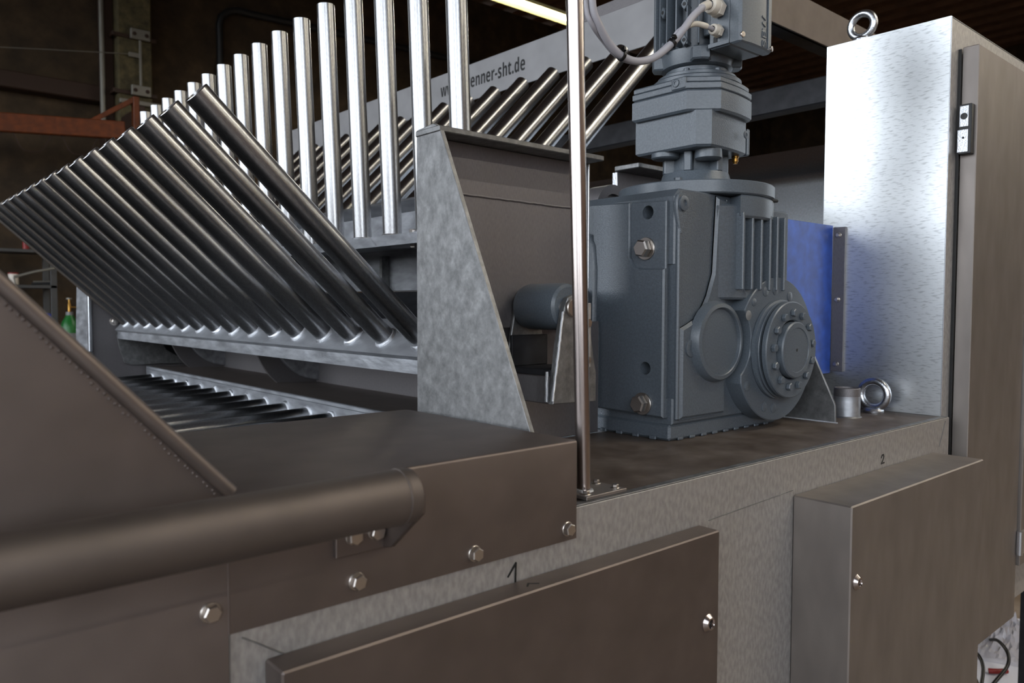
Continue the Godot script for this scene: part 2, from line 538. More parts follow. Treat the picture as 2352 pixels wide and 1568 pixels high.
func stroke(parent: Node3D, pts: Array, r: float, called: String, xf := Transform3D.IDENTITY) -> void:
	# a flat ribbon of ink 0.3 mm proud of the plate in the xy plane
	var b := MB.new()
	for i in pts.size() - 1:
		var a := Vector2(pts[i].x, pts[i].y)
		var c := Vector2(pts[i + 1].x, pts[i + 1].y)
		var d := (c - a).normalized() * r
		var w := Vector2(-d.y, d.x)
		b.prism([a - d * 0.6 - w * 0.6, a - d - w * 0.0, a - d * 0.6 + w, c + d * 0.6 + w, c + d, c + d * 0.6 - w], 0.0, 0.0003 + i * 0.00002, xf)
	put(called, b, M["marker ink"], parent)

# ---------------------------------------------------------------- brown hood box, guard and rail at lower left
func build_hood() -> void:
	var m: Material = M["hood stainless"]
	var t := thing("cover_hood", "bead-blasted stainless hood box bolted over the front left of the machine", "cover", Vector3(0.45, -0.277, -0.15))
	# top and front folded from one sheet
	var pr := [[-0.36, -0.164], [-0.36, -0.161], [0.0005, -0.161], [0.0028, -0.1618], [0.0038, -0.164], [0.0038, -0.2795], [0.0008, -0.2795], [0.0008, -0.165], [-0.0005, -0.164]]
	put("folded_sheet", MB.new().prism(zyp(pr), 0.25, 0.672, zy(), 0.0004, 50.0), m, t)
	put("end_sheet", MB.new().box(Vector3(0.669, -0.2795, -0.36), Vector3(0.6718, -0.1645, 0.0005)), m, t)
	var pl := [[-0.36, -0.164], [-0.36, -0.161], [0.0005, -0.161], [0.0028, -0.1618], [0.0038, -0.164], [0.0038, -1.45], [0.0008, -1.45], [0.0008, -0.165], [-0.0005, -0.164]]
	put("apron_sheet", MB.new().prism(zyp(pl), -0.9, 0.2495, zy(), 0.0004, 50.0), m, t)
	weld_line(t, Vector3(0.2497, -0.163, 0.0034), Vector3(0.2497, -0.279, 0.0034), 0.0009, 0.004, m, "seam_weld")
	for p in [Vector2(0.234, -0.256), Vector2(0.372, -0.262), Vector2(0.515, -0.2655), Vector2(0.656, -0.2655)]:
		bolt(t, Vector3(p.x, p.y, 0.0038), Vector3.BACK, 0.0135, 0.0062, 0.0088, 0.0016, M["bolt steel"], p.x * 9.0)
	# sloping guard sheet with a round bar along its edge
	var g := thing("side_guard", "sloping bead-blasted guard sheet with a round edge bar at the lower left", "guard", Vector3(0.0, -0.161, 0.02))
	var gp := [[-0.9, 1.04], [0.09, 0.012], [0.247, -0.1605], [-0.9, -0.1605]]
	put("guard_sheet", MB.new().prism(xyp(gp), 0.004, 0.007), m, g)
	put("edge_bar", MB.new().sweep(PackedVector3Array([Vector3(-0.9, 1.045, 0.006), Vector3(0.09, 0.0165, 0.006), Vector3(0.2515, -0.1575, 0.006)]), 0.0065, 14), m, g)
	var bead := MB.new()
	bead.lathe([Vector2(0.0, 0.0012), Vector2(0.001, 0.0008), Vector2(0.0013, 0), Vector2(0.001, -0.0008), Vector2(0.0, -0.0012)], Transform3D.IDENTITY, 8)
	var bm := bead.mesh()
	for i in 44:
		var f := i / 43.0
		var q := Vector3(0.087, 0.0075, 0.0074).lerp(Vector3(0.2425, -0.1605, 0.0074), f)
		put("weld_spot", bm, m, g, at(q + Vector3(RNG.randf_range(-1, 1), RNG.randf_range(-1, 1), 0) * 0.0012))
	# horizontal round rail on a bolted bracket
	var r := thing("bumper_rail", "thick round stainless rail on a bolted bracket in front of the hood", "rail", Vector3(0.2, -0.2, 0.07))
	var prof := [Vector2(0.0, -1.2), Vector2(0.0245, -1.2), Vector2(0.0245, 0.382), Vector2(0.0238, 0.3855), Vector2(0.021, 0.3875), Vector2(0.0, 0.388)]
	put("rail_tube", MB.new().lathe(prof, at(Vector3(0, -0.1685, 0.073), y_to(Vector3.RIGHT)), 48), M["rail stainless"], r)
	put("end_weld", MB.new().lathe([Vector2(0.0238, 0), Vector2(0.0252, 0.0005), Vector2(0.0254, 0.0014), Vector2(0.0248, 0.0022), Vector2(0.0238, 0.0026)], at(Vector3(0.372, -0.1685, 0.073), y_to(Vector3.RIGHT)), 48, true, 32.0, 0.012, 4), M["rail stainless"], r)
	put("bracket_plate", MB.new().box(Vector3(0.348, -0.2345, 0.0042), Vector3(0.413, -0.1612, 0.0088), 0.0008), m, r)
	var gus := [[0.0088, -0.2335], [0.022, -0.2305], [0.073, -0.188], [0.073, -0.1705], [0.0088, -0.1705]]
	put("bracket_gusset", MB.new().prism(zyp(gus), 0.3985, 0.4035, zy(), 0.0006), m, r)
	for xx in [0.366, 0.39]:
		bolt(r, Vector3(xx, -0.2165, 0.0088), Vector3.BACK, 0.0135, 0.006, 0.0082, 0.0014, M["bolt steel"], xx * 30.0)
		bolt(r, Vector3(xx, -0.1715, 0.0088), Vector3.BACK, 0.0135, 0.006, 0.0082, 0.0014, M["bolt steel"], xx * 20.0)

# ---------------------------------------------------------------- the two access covers
func lock(parent: Node3D, p: Vector3) -> void:
	var b := MB.new()
	b.lathe([Vector2(0.0125, 0), Vector2(0.0128, 0.0012), Vector2(0.0085, 0.0062), Vector2(0.0065, 0.0066), Vector2(0.0058, 0.0052), Vector2(0.0055, 0.001)], Transform3D.IDENTITY, 36)
	var l := put("quarter_turn_lock", b, M["polished stainless"], parent, at(p, y_to(Vector3.BACK)))
	var c := MB.new()
	c.lathe([Vector2(0.0057, 0.0008), Vector2(0.0, 0.0008)], Transform3D.IDENTITY, 24)
	var key := put("lock_recess", c, M["black plastic"], l, at(p, y_to(Vector3.BACK)))
	key.set_meta("label", "dark square-drive recess")

func build_covers() -> void:
	var m: Material = M["blasted stainless"]
	var a := thing("access_cover", "wide shallow stainless access cover under the numeral one with a round lock at its right", "cover", Vector3(0.6, -0.9, 0.02), "stainless access covers")
	put("cover_box", MB.new().box(Vector3(0.282, -1.35, 0.0), Vector3(0.926, -0.3115, 0.035), 0.0018), M["hood stainless"], a)
	lock(a, Vector3(0.9, -0.4355, 0.035))
	var xf := at(Vector3(0, -0.3115, 0), Basis(Vector3.RIGHT, -PI / 2))
	stroke(a, [Vector3(0.5775, -0.020, 0), Vector3(0.5835, -0.0145, 0), Vector3(0.5925, -0.0215, 0)], 0.0012, "marker_arrow", xf)
	var b := thing("access_cover", "deep stainless access cover under the numeral two with a grey left flank", "cover", Vector3(1.48, -0.9, 0.05), "stainless access covers")
	put("cover_box", MB.new().box(Vector3(1.187, -1.35, 0.0), Vector3(1.765, -0.3105, 0.0985), 0.0022), m, b)
	lock(b, Vector3(1.207, -0.4335, 0.0985))

# ---------------------------------------------------------------- tall cabinet on the right
func build_cabinet() -> void:
	var t := thing("control_cabinet", "tall cabinet with a shiny galvanised left side and a brown stainless door", "cabinet", Vector3(2.2, -0.8, -0.15))
	put("side_panel", MB.new().box(Vector3(1.847, -0.243, -0.296), Vector3(1.850, 0.628, -0.0162), 0.0004), M["galvanised sheet"], t, Transform3D.IDENTITY, "shiny galvanised side panel")
	put("top_panel", MB.new().box(Vector3(1.8502, 0.6255, -0.296), Vector3(3.2, 0.628, -0.0162), 0.0004), M["galvanised plate"], t)
	put("front_frame", MB.new().box(Vector3(1.8505, -0.79, -0.034), Vector3(3.2, 0.6252, -0.0165), 0.0006), M["galvanised frame"], t)
	put("rear_panel", MB.new().box(Vector3(1.8502, -0.79, -0.296), Vector3(3.2, 0.6252, -0.292)), M["galvanised plate"], t)
	put("lower_side", MB.new().box(Vector3(1.857, -0.79, -0.29), Vector3(1.860, -0.26, -0.036)), M["galvanised plate"], t)
	put("floor_panel", MB.new().box(Vector3(1.8502, -0.793, -0.29), Vector3(3.2, -0.7905, -0.036)), M["galvanised plate"], t)
	for xx in [1.95, 3.16]:
		put("cabinet_foot", MB.new().box(Vector3(xx - 0.03, -1.5, -0.2), Vector3(xx + 0.03, -0.7935, -0.1), 0.002), M["dark steel"], t)
	put("edge_weld", MB.new().box(Vector3(1.8462, -0.24, -0.0166), Vector3(1.8492, 0.627, -0.0146), 0.0007), M["zinc plated"], t)
	put("door_seal", MB.new().box(Vector3(1.893, -0.785, -0.0164), Vector3(1.8985, 0.565, -0.0105)), M["black plastic"], t)
	var d := put("door", MB.new().box(Vector3(1.900, -0.792, -0.0105), Vector3(2.262, 0.570, 0.023), 0.0015), M["blasted stainless"], t)
	# black hinge blocks with bright caps on the door's edge
	for yy in [[0.392, 0.437], [0.337, 0.386]]:
		var hb := put("hinge", MB.new().box(Vector3(1.880, yy[0] - 0.004, -0.008), Vector3(1.8993, yy[1] + 0.004, 0.0185), 0.0012), M["black plastic"], d)
		put("hinge_cap", MB.new().box(Vector3(1.8785, yy[0], -0.0055 if yy[0] > 0.38 else -0.009), Vector3(1.8803, yy[1], 0.0125), 0.0006), M["zinc plated"], hb)
	put("hinge_plug", MB.new().lathe([Vector2(0.0072, 0), Vector2(0.0072, 0.0008), Vector2(0, 0.001)], at(Vector3(1.8785, 0.4145, 0.0035), y_to(Vector3.LEFT)), 24), M["black plastic"], d)
	put("hinge_pin", MB.new().lathe([Vector2(0.0024, 0), Vector2(0.0024, 0.0008), Vector2(0, 0.001)], at(Vector3(1.8785, 0.368, 0.003), y_to(Vector3.LEFT)), 16), M["dark steel"], d)
	var d2 := put("door", MB.new().box(Vector3(2.268, -0.66, -0.0105), Vector3(3.1, 0.570, 0.03), 0.0015), M["blasted stainless"], t)
	var hz := put("hinge", MB.new().lathe([Vector2(0, -0.03), Vector2(0.008, -0.03), Vector2(0.008, 0.03), Vector2(0, 0.03)], at(Vector3(2.262, -0.60, 0.03)), 16), M["zinc plated"], d2)
	put("hinge_leaf", MB.new().box(Vector3(2.264, -0.63, 0.0301), Vector3(2.30, -0.57, 0.033)), M["zinc plated"], hz)
	bolt(t, Vector3(1.872, -0.268, -0.0165), Vector3.BACK, 0.008, 0.003, 0.0, 0.0, M["zinc plated"], 0.3, "frame_screw")

# ---------------------------------------------------------------- hopper behind the rotor
func build_hopper() -> void:
	var t := thing("hopper_wall", "galvanised hopper side wall with dark stiffening beams behind the gearmotor", "panel", Vector3(2.5, -0.4, -1.8))
	put("wall_sheet", MB.new().prism(xyp([[2.5, -1.2], [2.506, -1.2], [2.506, 0.408], [2.53, 0.45], [2.61, 0.55], [2.605, 0.555], [2.524, 0.455], [2.5, 0.41]]), -3.3, -0.31), M["hopper sheet"], t)
	put("stiffening_beam", MB.new().box(Vector3(2.44, 0.656, -3.3), Vector3(2.506, 0.742, -0.31), 0.004), M["dark steel"], t)
	put("wall_leg", MB.new().box(Vector3(2.52, -1.5, -0.5), Vector3(2.58, 0.65, -0.4)), M["dark steel"], t)
	put("wall_leg", MB.new().box(Vector3(2.52, -1.5, -3.2), Vector3(2.58, 0.65, -3.1)), M["dark steel"], t)
	var r := thing("hopper_rim", "raised hopper rim with a web address printed on its pale left panel", "hopper", Vector3(2.4, 0.8, -1.8))
	put("side_panel", MB.new().box(Vector3(2.0, 0.832, -3.6), Vector3(2.006, 0.978, -0.62), 0.001), M["hood white paint"], r)
	put("front_panel", MB.new().box(Vector3(2.0062, 0.846, -0.626), Vector3(3.4, 0.965, -0.62), 0.001), M["rail stainless"], r)
	put("upper_strip", MB.new().prism(zyp([[-1.27, 0.979], [-0.62, 0.979], [-0.62, 1.02], [-1.27, 1.013]]), 2.002, 2.006, zy()), M["dull web steel"], r)
	for zz in [-0.68, -3.5]:
		put("rim_post", MB.new().box(Vector3(2.95, -1.5, zz - 0.03), Vector3(3.0, 0.94, zz + 0.03)), M["dark steel"], r)
		put("rim_arm", MB.new().box(Vector3(2.0065, 0.86, zz - 0.025), Vector3(3.0, 0.945, zz + 0.025)), M["dark steel"], r)
	var f := SystemFont.new()
	f.font_names = PackedStringArray(["Droid Sans Bold", "Droid Sans"])
	f.font_weight = 700
	var tm := TextMesh.new()
	tm.text = "www.brenner-sht.de"
	tm.font = f
	tm.font_size = 64
	tm.pixel_size = 0.001
	tm.depth = 0.0004
	var bb := tm.get_aabb()
	var b := Basis(Vector3(0, 0, 1) * (0.535 / bb.size.x), Vector3(0, 0.057 / bb.size.y, 0), Vector3(-1, 0, 0))
	var o := put("lettering", tm, M["marker ink"], r)
	o.transform = rel[r].affine_inverse() * at(Vector3(1.9996, 0.909, -1.8225), b)
	var p := thing("pit_trough", "dark steel trough under the rotor between the bearing wall and the far end wall", "trough", Vector3(0.9, -0.7, -1.7))
	put("trough_floor", MB.new().box(Vector3(-0.3, -0.70, -3.04), Vector3(2.49, -0.69, -0.37), 0.002), M["dark steel"], p)
	put("trough_front", MB.new().box(Vector3(-0.3, -0.69, -0.37), Vector3(0.245, -0.17, -0.362), 0.002), M["dark steel"], p)
	put("trough_side", MB.new().box(Vector3(-0.308, -0.70, -3.04), Vector3(-0.3005, -0.17, -0.362), 0.002), M["dark steel"], p)
	for q in [Vector2(0.0, -0.5), Vector2(2.2, -0.6), Vector2(0.0, -2.9), Vector2(2.2, -2.9)]:
		put("trough_leg", MB.new().box(Vector3(q.x - 0.04, -1.5, q.y - 0.04), Vector3(q.x + 0.04, -0.70, q.y + 0.04), 0.003), M["dark steel"], p)
	# far end wall of the rotor pit with its gusset
	var e := thing("end_wall", "dark far end wall of the rotor pit with a pale tapering gusset", "panel", Vector3(1.4, -0.6, -3.2))
	put("wall_plate", MB.new().prism(xyp([[0.86, -0.9], [0.86, 0.25], [1.25, 0.25], [1.25, -0.04], [1.55, -0.04], [1.55, 0.25], [1.95, 0.25], [1.95, -0.9]]), -3.095, -3.075, Transform3D.IDENTITY, 0.002), M["dull web steel"], e)
	put("gusset", MB.new().prism(zyp([[-3.30, -0.205], [-3.255, 0.10], [-3.21, 0.30], [-3.074, 0.30], [-3.074, -0.205]]), 0.846, 0.858, zy(), 0.001), M["galvanised rail"], e)
	put("gusset_edge", MB.new().box(Vector3(0.8445, -0.205, -3.0738), Vector3(0.860, 0.30, -3.055), 0.003), M["zinc plated"], e)
	put("base_plate", MB.new().box(Vector3(0.80, -0.218, -3.34), Vector3(0.859, -0.206, -3.05), 0.001), M["galvanised plate"], e)
	put("wall_foot", MB.new().box(Vector3(0.9, -1.5, -3.12), Vector3(1.0, -0.9, -3.05)), M["dark steel"], e)
	put("wall_foot", MB.new().box(Vector3(1.8, -1.5, -3.12), Vector3(1.9, -0.9, -3.05)), M["dark steel"], e)
	bolt(e, Vector3(0.95, -0.075, -3.075), Vector3.BACK, 0.02, 0.012, 0.018, 0.003, M["bolt steel"])

# ---------------------------------------------------------------- the rotor with its combs of tubes
func build_rotor() -> void:
	var z0 := -0.759
	var step := 0.147
	var za := z0 + 0.085
	var zb := z0 - 15 * step - 0.085
	var t := thing("tube_rotor", "galvanised rotor with long combs of round tubes standing out from its rails", "rotor", Vector3(1.39, -0.083, -1.86))
	# hollow tube open at its tip, and the ring of weld at its foot
	var tube := MB.new().lathe([Vector2(TUBE_R - 0.003, 0), Vector2(TUBE_R, 0.0), Vector2(TUBE_R, TUBE_LEN - 0.001), Vector2(TUBE_R - 0.0008, TUBE_LEN), Vector2(TUBE_R - 0.0026, TUBE_LEN), Vector2(TUBE_R - 0.003, TUBE_LEN - 0.001)], Transform3D.IDENTITY, 36, true).mesh()
	var welds: Array[ArrayMesh] = []
	for s in 3:
		welds.append(MB.new().lathe([Vector2(TUBE_R - 0.001, 0), Vector2(TUBE_R + 0.0055, 0.0), Vector2(TUBE_R + 0.0045, 0.003), Vector2(TUBE_R + 0.001, 0.0065), Vector2(TUBE_R - 0.001, 0.007)], Transform3D.IDENTITY, 26, true, 40.0, 0.045, s).mesh())
	# root point, direction, rail half width on either side, plate thickness, lip depth
	var combs := [
		[Vector2(0.977, -0.077), 136.85, 0.046, 0.060, 0.012, 0.031, 16, "diagonal"],
		[Vector2(1.091, 0.1735), 92.3, 0.046, 0.238, 0.014, 0.026, 16, "upright"],
		[Vector2(1.335, 0.292), 44.7, 0.036, 0.130, 0.012, 0.03, 16, "rear"],
		[Vector2(1.073, -0.329), 182.3, 0.050, 0.041, 0.012, 0.03, 16, "low"]]
	for c in combs:
		var p: Vector2 = c[0]
		var a := deg_to_rad(c[1])
		var u := Vector2(cos(a), sin(a))
		var w := Vector2(-u.y, u.x)
		var th: float = c[4]
		var q := func(du: float, dw: float) -> Vector2: return p + u * du + w * dw
		var rail := put("comb_rail", MB.new().prism([q.call(0, c[2]), q.call(0, -c[3]), q.call(-th, -c[3]), q.call(-th, c[2])], zb, za, Transform3D.IDENTITY, 0.0012), M["galvanised rail"], t)
		if c[7] == "diagonal" or c[7] == "upright":
			put("rail_lip", MB.new().prism([q.call(-th - 0.0003, c[2] - 0.001), q.call(-th - 0.0003, c[2] - 0.010), q.call(-th - 0.0003, c[2] - 0.007) + Vector2(0, -c[5]), q.call(-th - 0.0003, c[2] - 0.001) + Vector2(0, -c[5])] if c[7] == "diagonal" else [q.call(-th - 0.0003, c[2] + 0.002), q.call(-th - 0.0003, c[2] - 0.006), q.call(-c[5], c[2] - 0.006), q.call(-c[5], c[2] + 0.002)], zb + 0.004, za - 0.004, Transform3D.IDENTITY, 0.0012), M["galvanised rail"], rail)
		for i in int(c[6]):
			var z := z0 - step * i
			var b := Basis(Vector3(0, 0, 1).cross(Vector3(u.x, u.y, 0)) * -1.0, Vector3(u.x, u.y, 0), Vector3(0, 0, 1))
			b = b * Basis(Vector3.UP, i * 1.7)
			put("tube", tube, M["galvanised tube"], rail, at(Vector3(p.x, p.y, z), b))
			put("weld_ring", welds[i % 3], M["weld zinc"], rail, at(Vector3(p.x, p.y, z), b * Basis(Vector3.UP, i * 2.3)))
		if c[7] == "diagonal":
			for i in [0, 1, 3, 5, 6, 9]:
				var pb: Vector2 = q.call(0, -0.034)
				bolt(rail, Vector3(pb.x, pb.y, z0 - step * (i + 0.5)), Vector3(u.x, u.y, 0), 0.016, 0.009, 0.012, 0.002, M["bolt steel"], 0.3 * i)
		if c[7] == "rear":
			for i in [0, 1, 2, 4]:
				var ph: Vector2 = q.call(-th - 0.0002, -0.045)
				put("drilled_hole", MB.new().lathe([Vector2(0.007, 0), Vector2(0.0065, 0.0004), Vector2(0, 0.0005)], at(Vector3(ph.x, ph.y, z0 - step * (i + 0.6)), y_to(Vector3(-u.x, -u.y, 0))), 14), M["dark groove"], rail)
		if c[7] == "upright":
			var pn: Vector2 = q.call(0, -0.012)
			bolt(rail, Vector3(pn.x, pn.y, z0 - step * 1.45), Vector3(u.x, u.y, 0), 0.022, 0.011, 0.015, 0.002, M["bolt steel"])
			var pu: Vector2 = q.call(-th, -0.012)
			bolt(rail, Vector3(pu.x, pu.y, z0 - step * 1.45), Vector3(-u.x, -u.y, 0), 0.022, 0.018, 0.015, 0.002, M["bolt steel"], 0.5, "hex_nut")
	# low comb: the flange edge above its tubes and the brown shelf behind it
	put("shelf_edge", MB.new().box(Vector3(1.0715, -0.2875, zb), Vector3(1.084, -0.2755, za), 0.002), M["galvanised rail"], t)
	put("rotor_shelf", MB.new().prism(xyp([[1.0845, -0.2765], [1.0845, -0.2835], [1.40, -0.2935], [1.40, -0.2865]]), zb, za), M["hood stainless"], t)
	# drum: shaft, wall behind the upright comb, discs
	put("rotor_shaft", MB.new().lathe([Vector2(0, 0), Vector2(0.085, 0), Vector2(0.085, 2.52), Vector2(0, 2.52)], at(Vector3(1.39, -0.083, zb - 0.03), y_to(Vector3.BACK)), 40), M["dark steel"], t)
	put("drum_wall", MB.new().box(Vector3(1.33, 0.044, zb), Vector3(1.338, 0.30, za), 0.001), M["galvanised rail"], t)
	put("drum_skirt", MB.new().box(Vector3(1.372, -0.288, zb), Vector3(1.378, 0.042, za), 0.001), M["dull web steel"], t)
	put("drum_rib", MB.new().box(Vector3(1.300, 0.046, z0 - 4.74 * step), Vector3(1.3295, 0.152, z0 - 4.66 * step), 0.001), M["galvanised plate"], t)
	put("drum_floor", MB.new().prism(xyp([[1.0, -0.13], [1.005, -0.122], [1.33, 0.040], [1.338, 0.032]]), zb, za), M["dark steel"], t)
	for z in [z0 - step * 1.2 - 1.09, zb + 0.12]:
		var ring := []
		ring.append_array(circ(Vector2(1.39, -0.083), 0.262, 50, PI * 0.93, PI * 1.5))
		ring.append_array([Vector2(1.42, -0.345), Vector2(1.42, -0.09)])
		put("disc_plate", MB.new().prism(ring, z - 0.006, z + 0.006, Transform3D.IDENTITY, 0.001), M["dull web steel"], t)
		put("hub_disc", MB.new().lathe([Vector2(0, 0.02), Vector2(0.194, 0.02), Vector2(0.196, 0.018), Vector2(0.196, 0), Vector2(0, 0)], at(Vector3(1.39, -0.083, z + 0.0065), y_to(Vector3.BACK)), 56), M["galvanised rail"], t)
	# end plate seen under the diagonal rail, with two kidney cut-outs
	var ep := xyp([[0.955, -0.135], [0.966, -0.20], [0.985, -0.258], [1.01, -0.268], [1.36, -0.268], [1.36, -0.02], [1.10, 0.0]])
	put("end_plate", MB.new().prism(ep, zb - 0.016, zb - 0.004, Transform3D.IDENTITY, 0.001), M["galvanised plate"], t)
	put("cut_out", MB.new().prism(xyp([[1.13, -0.15], [1.16, -0.205], [1.205, -0.235], [1.235, -0.225], [1.24, -0.15]]), zb - 0.0038, zb - 0.0028), M["black plastic"], t)
	put("cut_out", MB.new().prism(xyp([[1.30, -0.15], [1.30, -0.20], [1.325, -0.222], [1.355, -0.20], [1.38, -0.15]]), zb - 0.0038, zb - 0.0028), M["black plastic"], t)
	# grease nipple on the rear sheet
	put("grease_nipple", MB.new().lathe([Vector2(0, 0), Vector2(0.006, 0), Vector2(0.006, 0.008), Vector2(0.003, 0.01), Vector2(0.003, 0.022), Vector2(0.0055, 0.026), Vector2(0.0055, 0.032), Vector2(0, 0.036)], at(Vector3(1.338, 0.262, z0 - step * 1.5), y_to(Vector3(-0.7, -0.7, 0.2))), 14), M["zinc plated"], t)

# ---------------------------------------------------------------- wall between rotor and drive
func build_side_wall() -> void:
	var t := thing("bearing_wall", "dull steel bearing wall with a top flange and a tall tapering galvanised gusset", "panel", Vector3(0.87, -0.243, -0.35))
	put("web_plate", MB.new().box(Vector3(0.7005, -0.038, -0.353), Vector3(1.053, 0.2575, -0.345), 0.001), M["dull web steel"], t)
	put("lower_plate", MB.new().box(Vector3(0.725, -0.2425, -0.372), Vector3(1.112, -0.03, -0.364), 0.001), M["dull web steel"], t)
	put("top_flange", MB.new().box(Vector3(0.690, 0.2578, -0.362), Vector3(1.053, 0.2665, -0.300), 0.0012), M["galvanised plate"], t)
	var gp := [[-0.362, -0.242], [-0.362, 0.268], [-0.318, 0.272], [-0.303, 0.2655], [-0.066, -0.242]]
	put("tapered_gusset", MB.new().prism(zyp(gp), 0.692, 0.700, zy(), 0.0008), M["galvanised plate"], t, Transform3D.IDENTITY, "tall tapering plate with mottled zinc")
	put("flange_stub", MB.new().box(Vector3(1.0532, 0.03, -0.353), Vector3(1.0565, 0.2575, -0.338), 0.0008), M["zinc plated"], t)
	weld_line(t, Vector3(0.703, 0.177, -0.3447), Vector3(1.053, 0.175, -0.3447), 0.0022, 0.009, M["dull web steel"], "seam_weld")
	# the matching low gusset beyond the gearmotor
	var g := thing("deck_gusset", "mottled galvanised corner gusset standing on the deck beyond the gear flange", "bracket", Vector3(1.575, -0.243, -0.2))
	put("gusset_plate", MB.new().prism(zyp([[-0.262, -0.243], [-0.262, 0.05], [-0.235, 0.03], [-0.122, -0.205], [-0.12, -0.243]]), 1.572, 1.578, zy(), 0.0008), M["galvanised plate"], g)
	weld_line(g, Vector3(1.571, -0.2425, -0.26), Vector3(1.571, -0.2425, -0.115), 0.0022, 0.01, M["weld zinc"])
	# angle bracket behind the gear housing
	var b := thing("rear_bracket", "steel angle bracket with a bright cut edge behind the gear housing", "bracket", Vector3(1.4, 0.0, -0.5))
	put("upright_plate", MB.new().box(Vector3(1.338, -0.243, -0.528), Vector3(1.60, 0.300, -0.518), 0.002), M["dull web steel"], b)
	put("top_flange", MB.new().box(Vector3(1.330, 0.2985, -0.520), Vector3(1.60, 0.3095, -0.450), 0.0015), M["galvanised plate"], b)
	put("cut_edge", MB.new().box(Vector3(1.3335, -0.20, -0.529), Vector3(1.3378, 0.297, -0.516), 0.001), M["zinc plated"], b)
	put("collar", MB.new().lathe([Vector2(0.035, 0), Vector2(0.055, 0), Vector2(0.055, 0.05), Vector2(0.035, 0.05)], at(Vector3(1.285, 0.205, -0.53), y_to(Vector3.BACK)), 32, true), M["dull web steel"], b)
	put("collar_plate", MB.new().lathe([Vector2(0.0, 0.0), Vector2(0.036, 0.0), Vector2(0.036, 0.01), Vector2(0.0, 0.01)], at(Vector3(1.285, 0.205, -0.50), y_to(Vector3.BACK)), 24), M["dull web steel"], b)

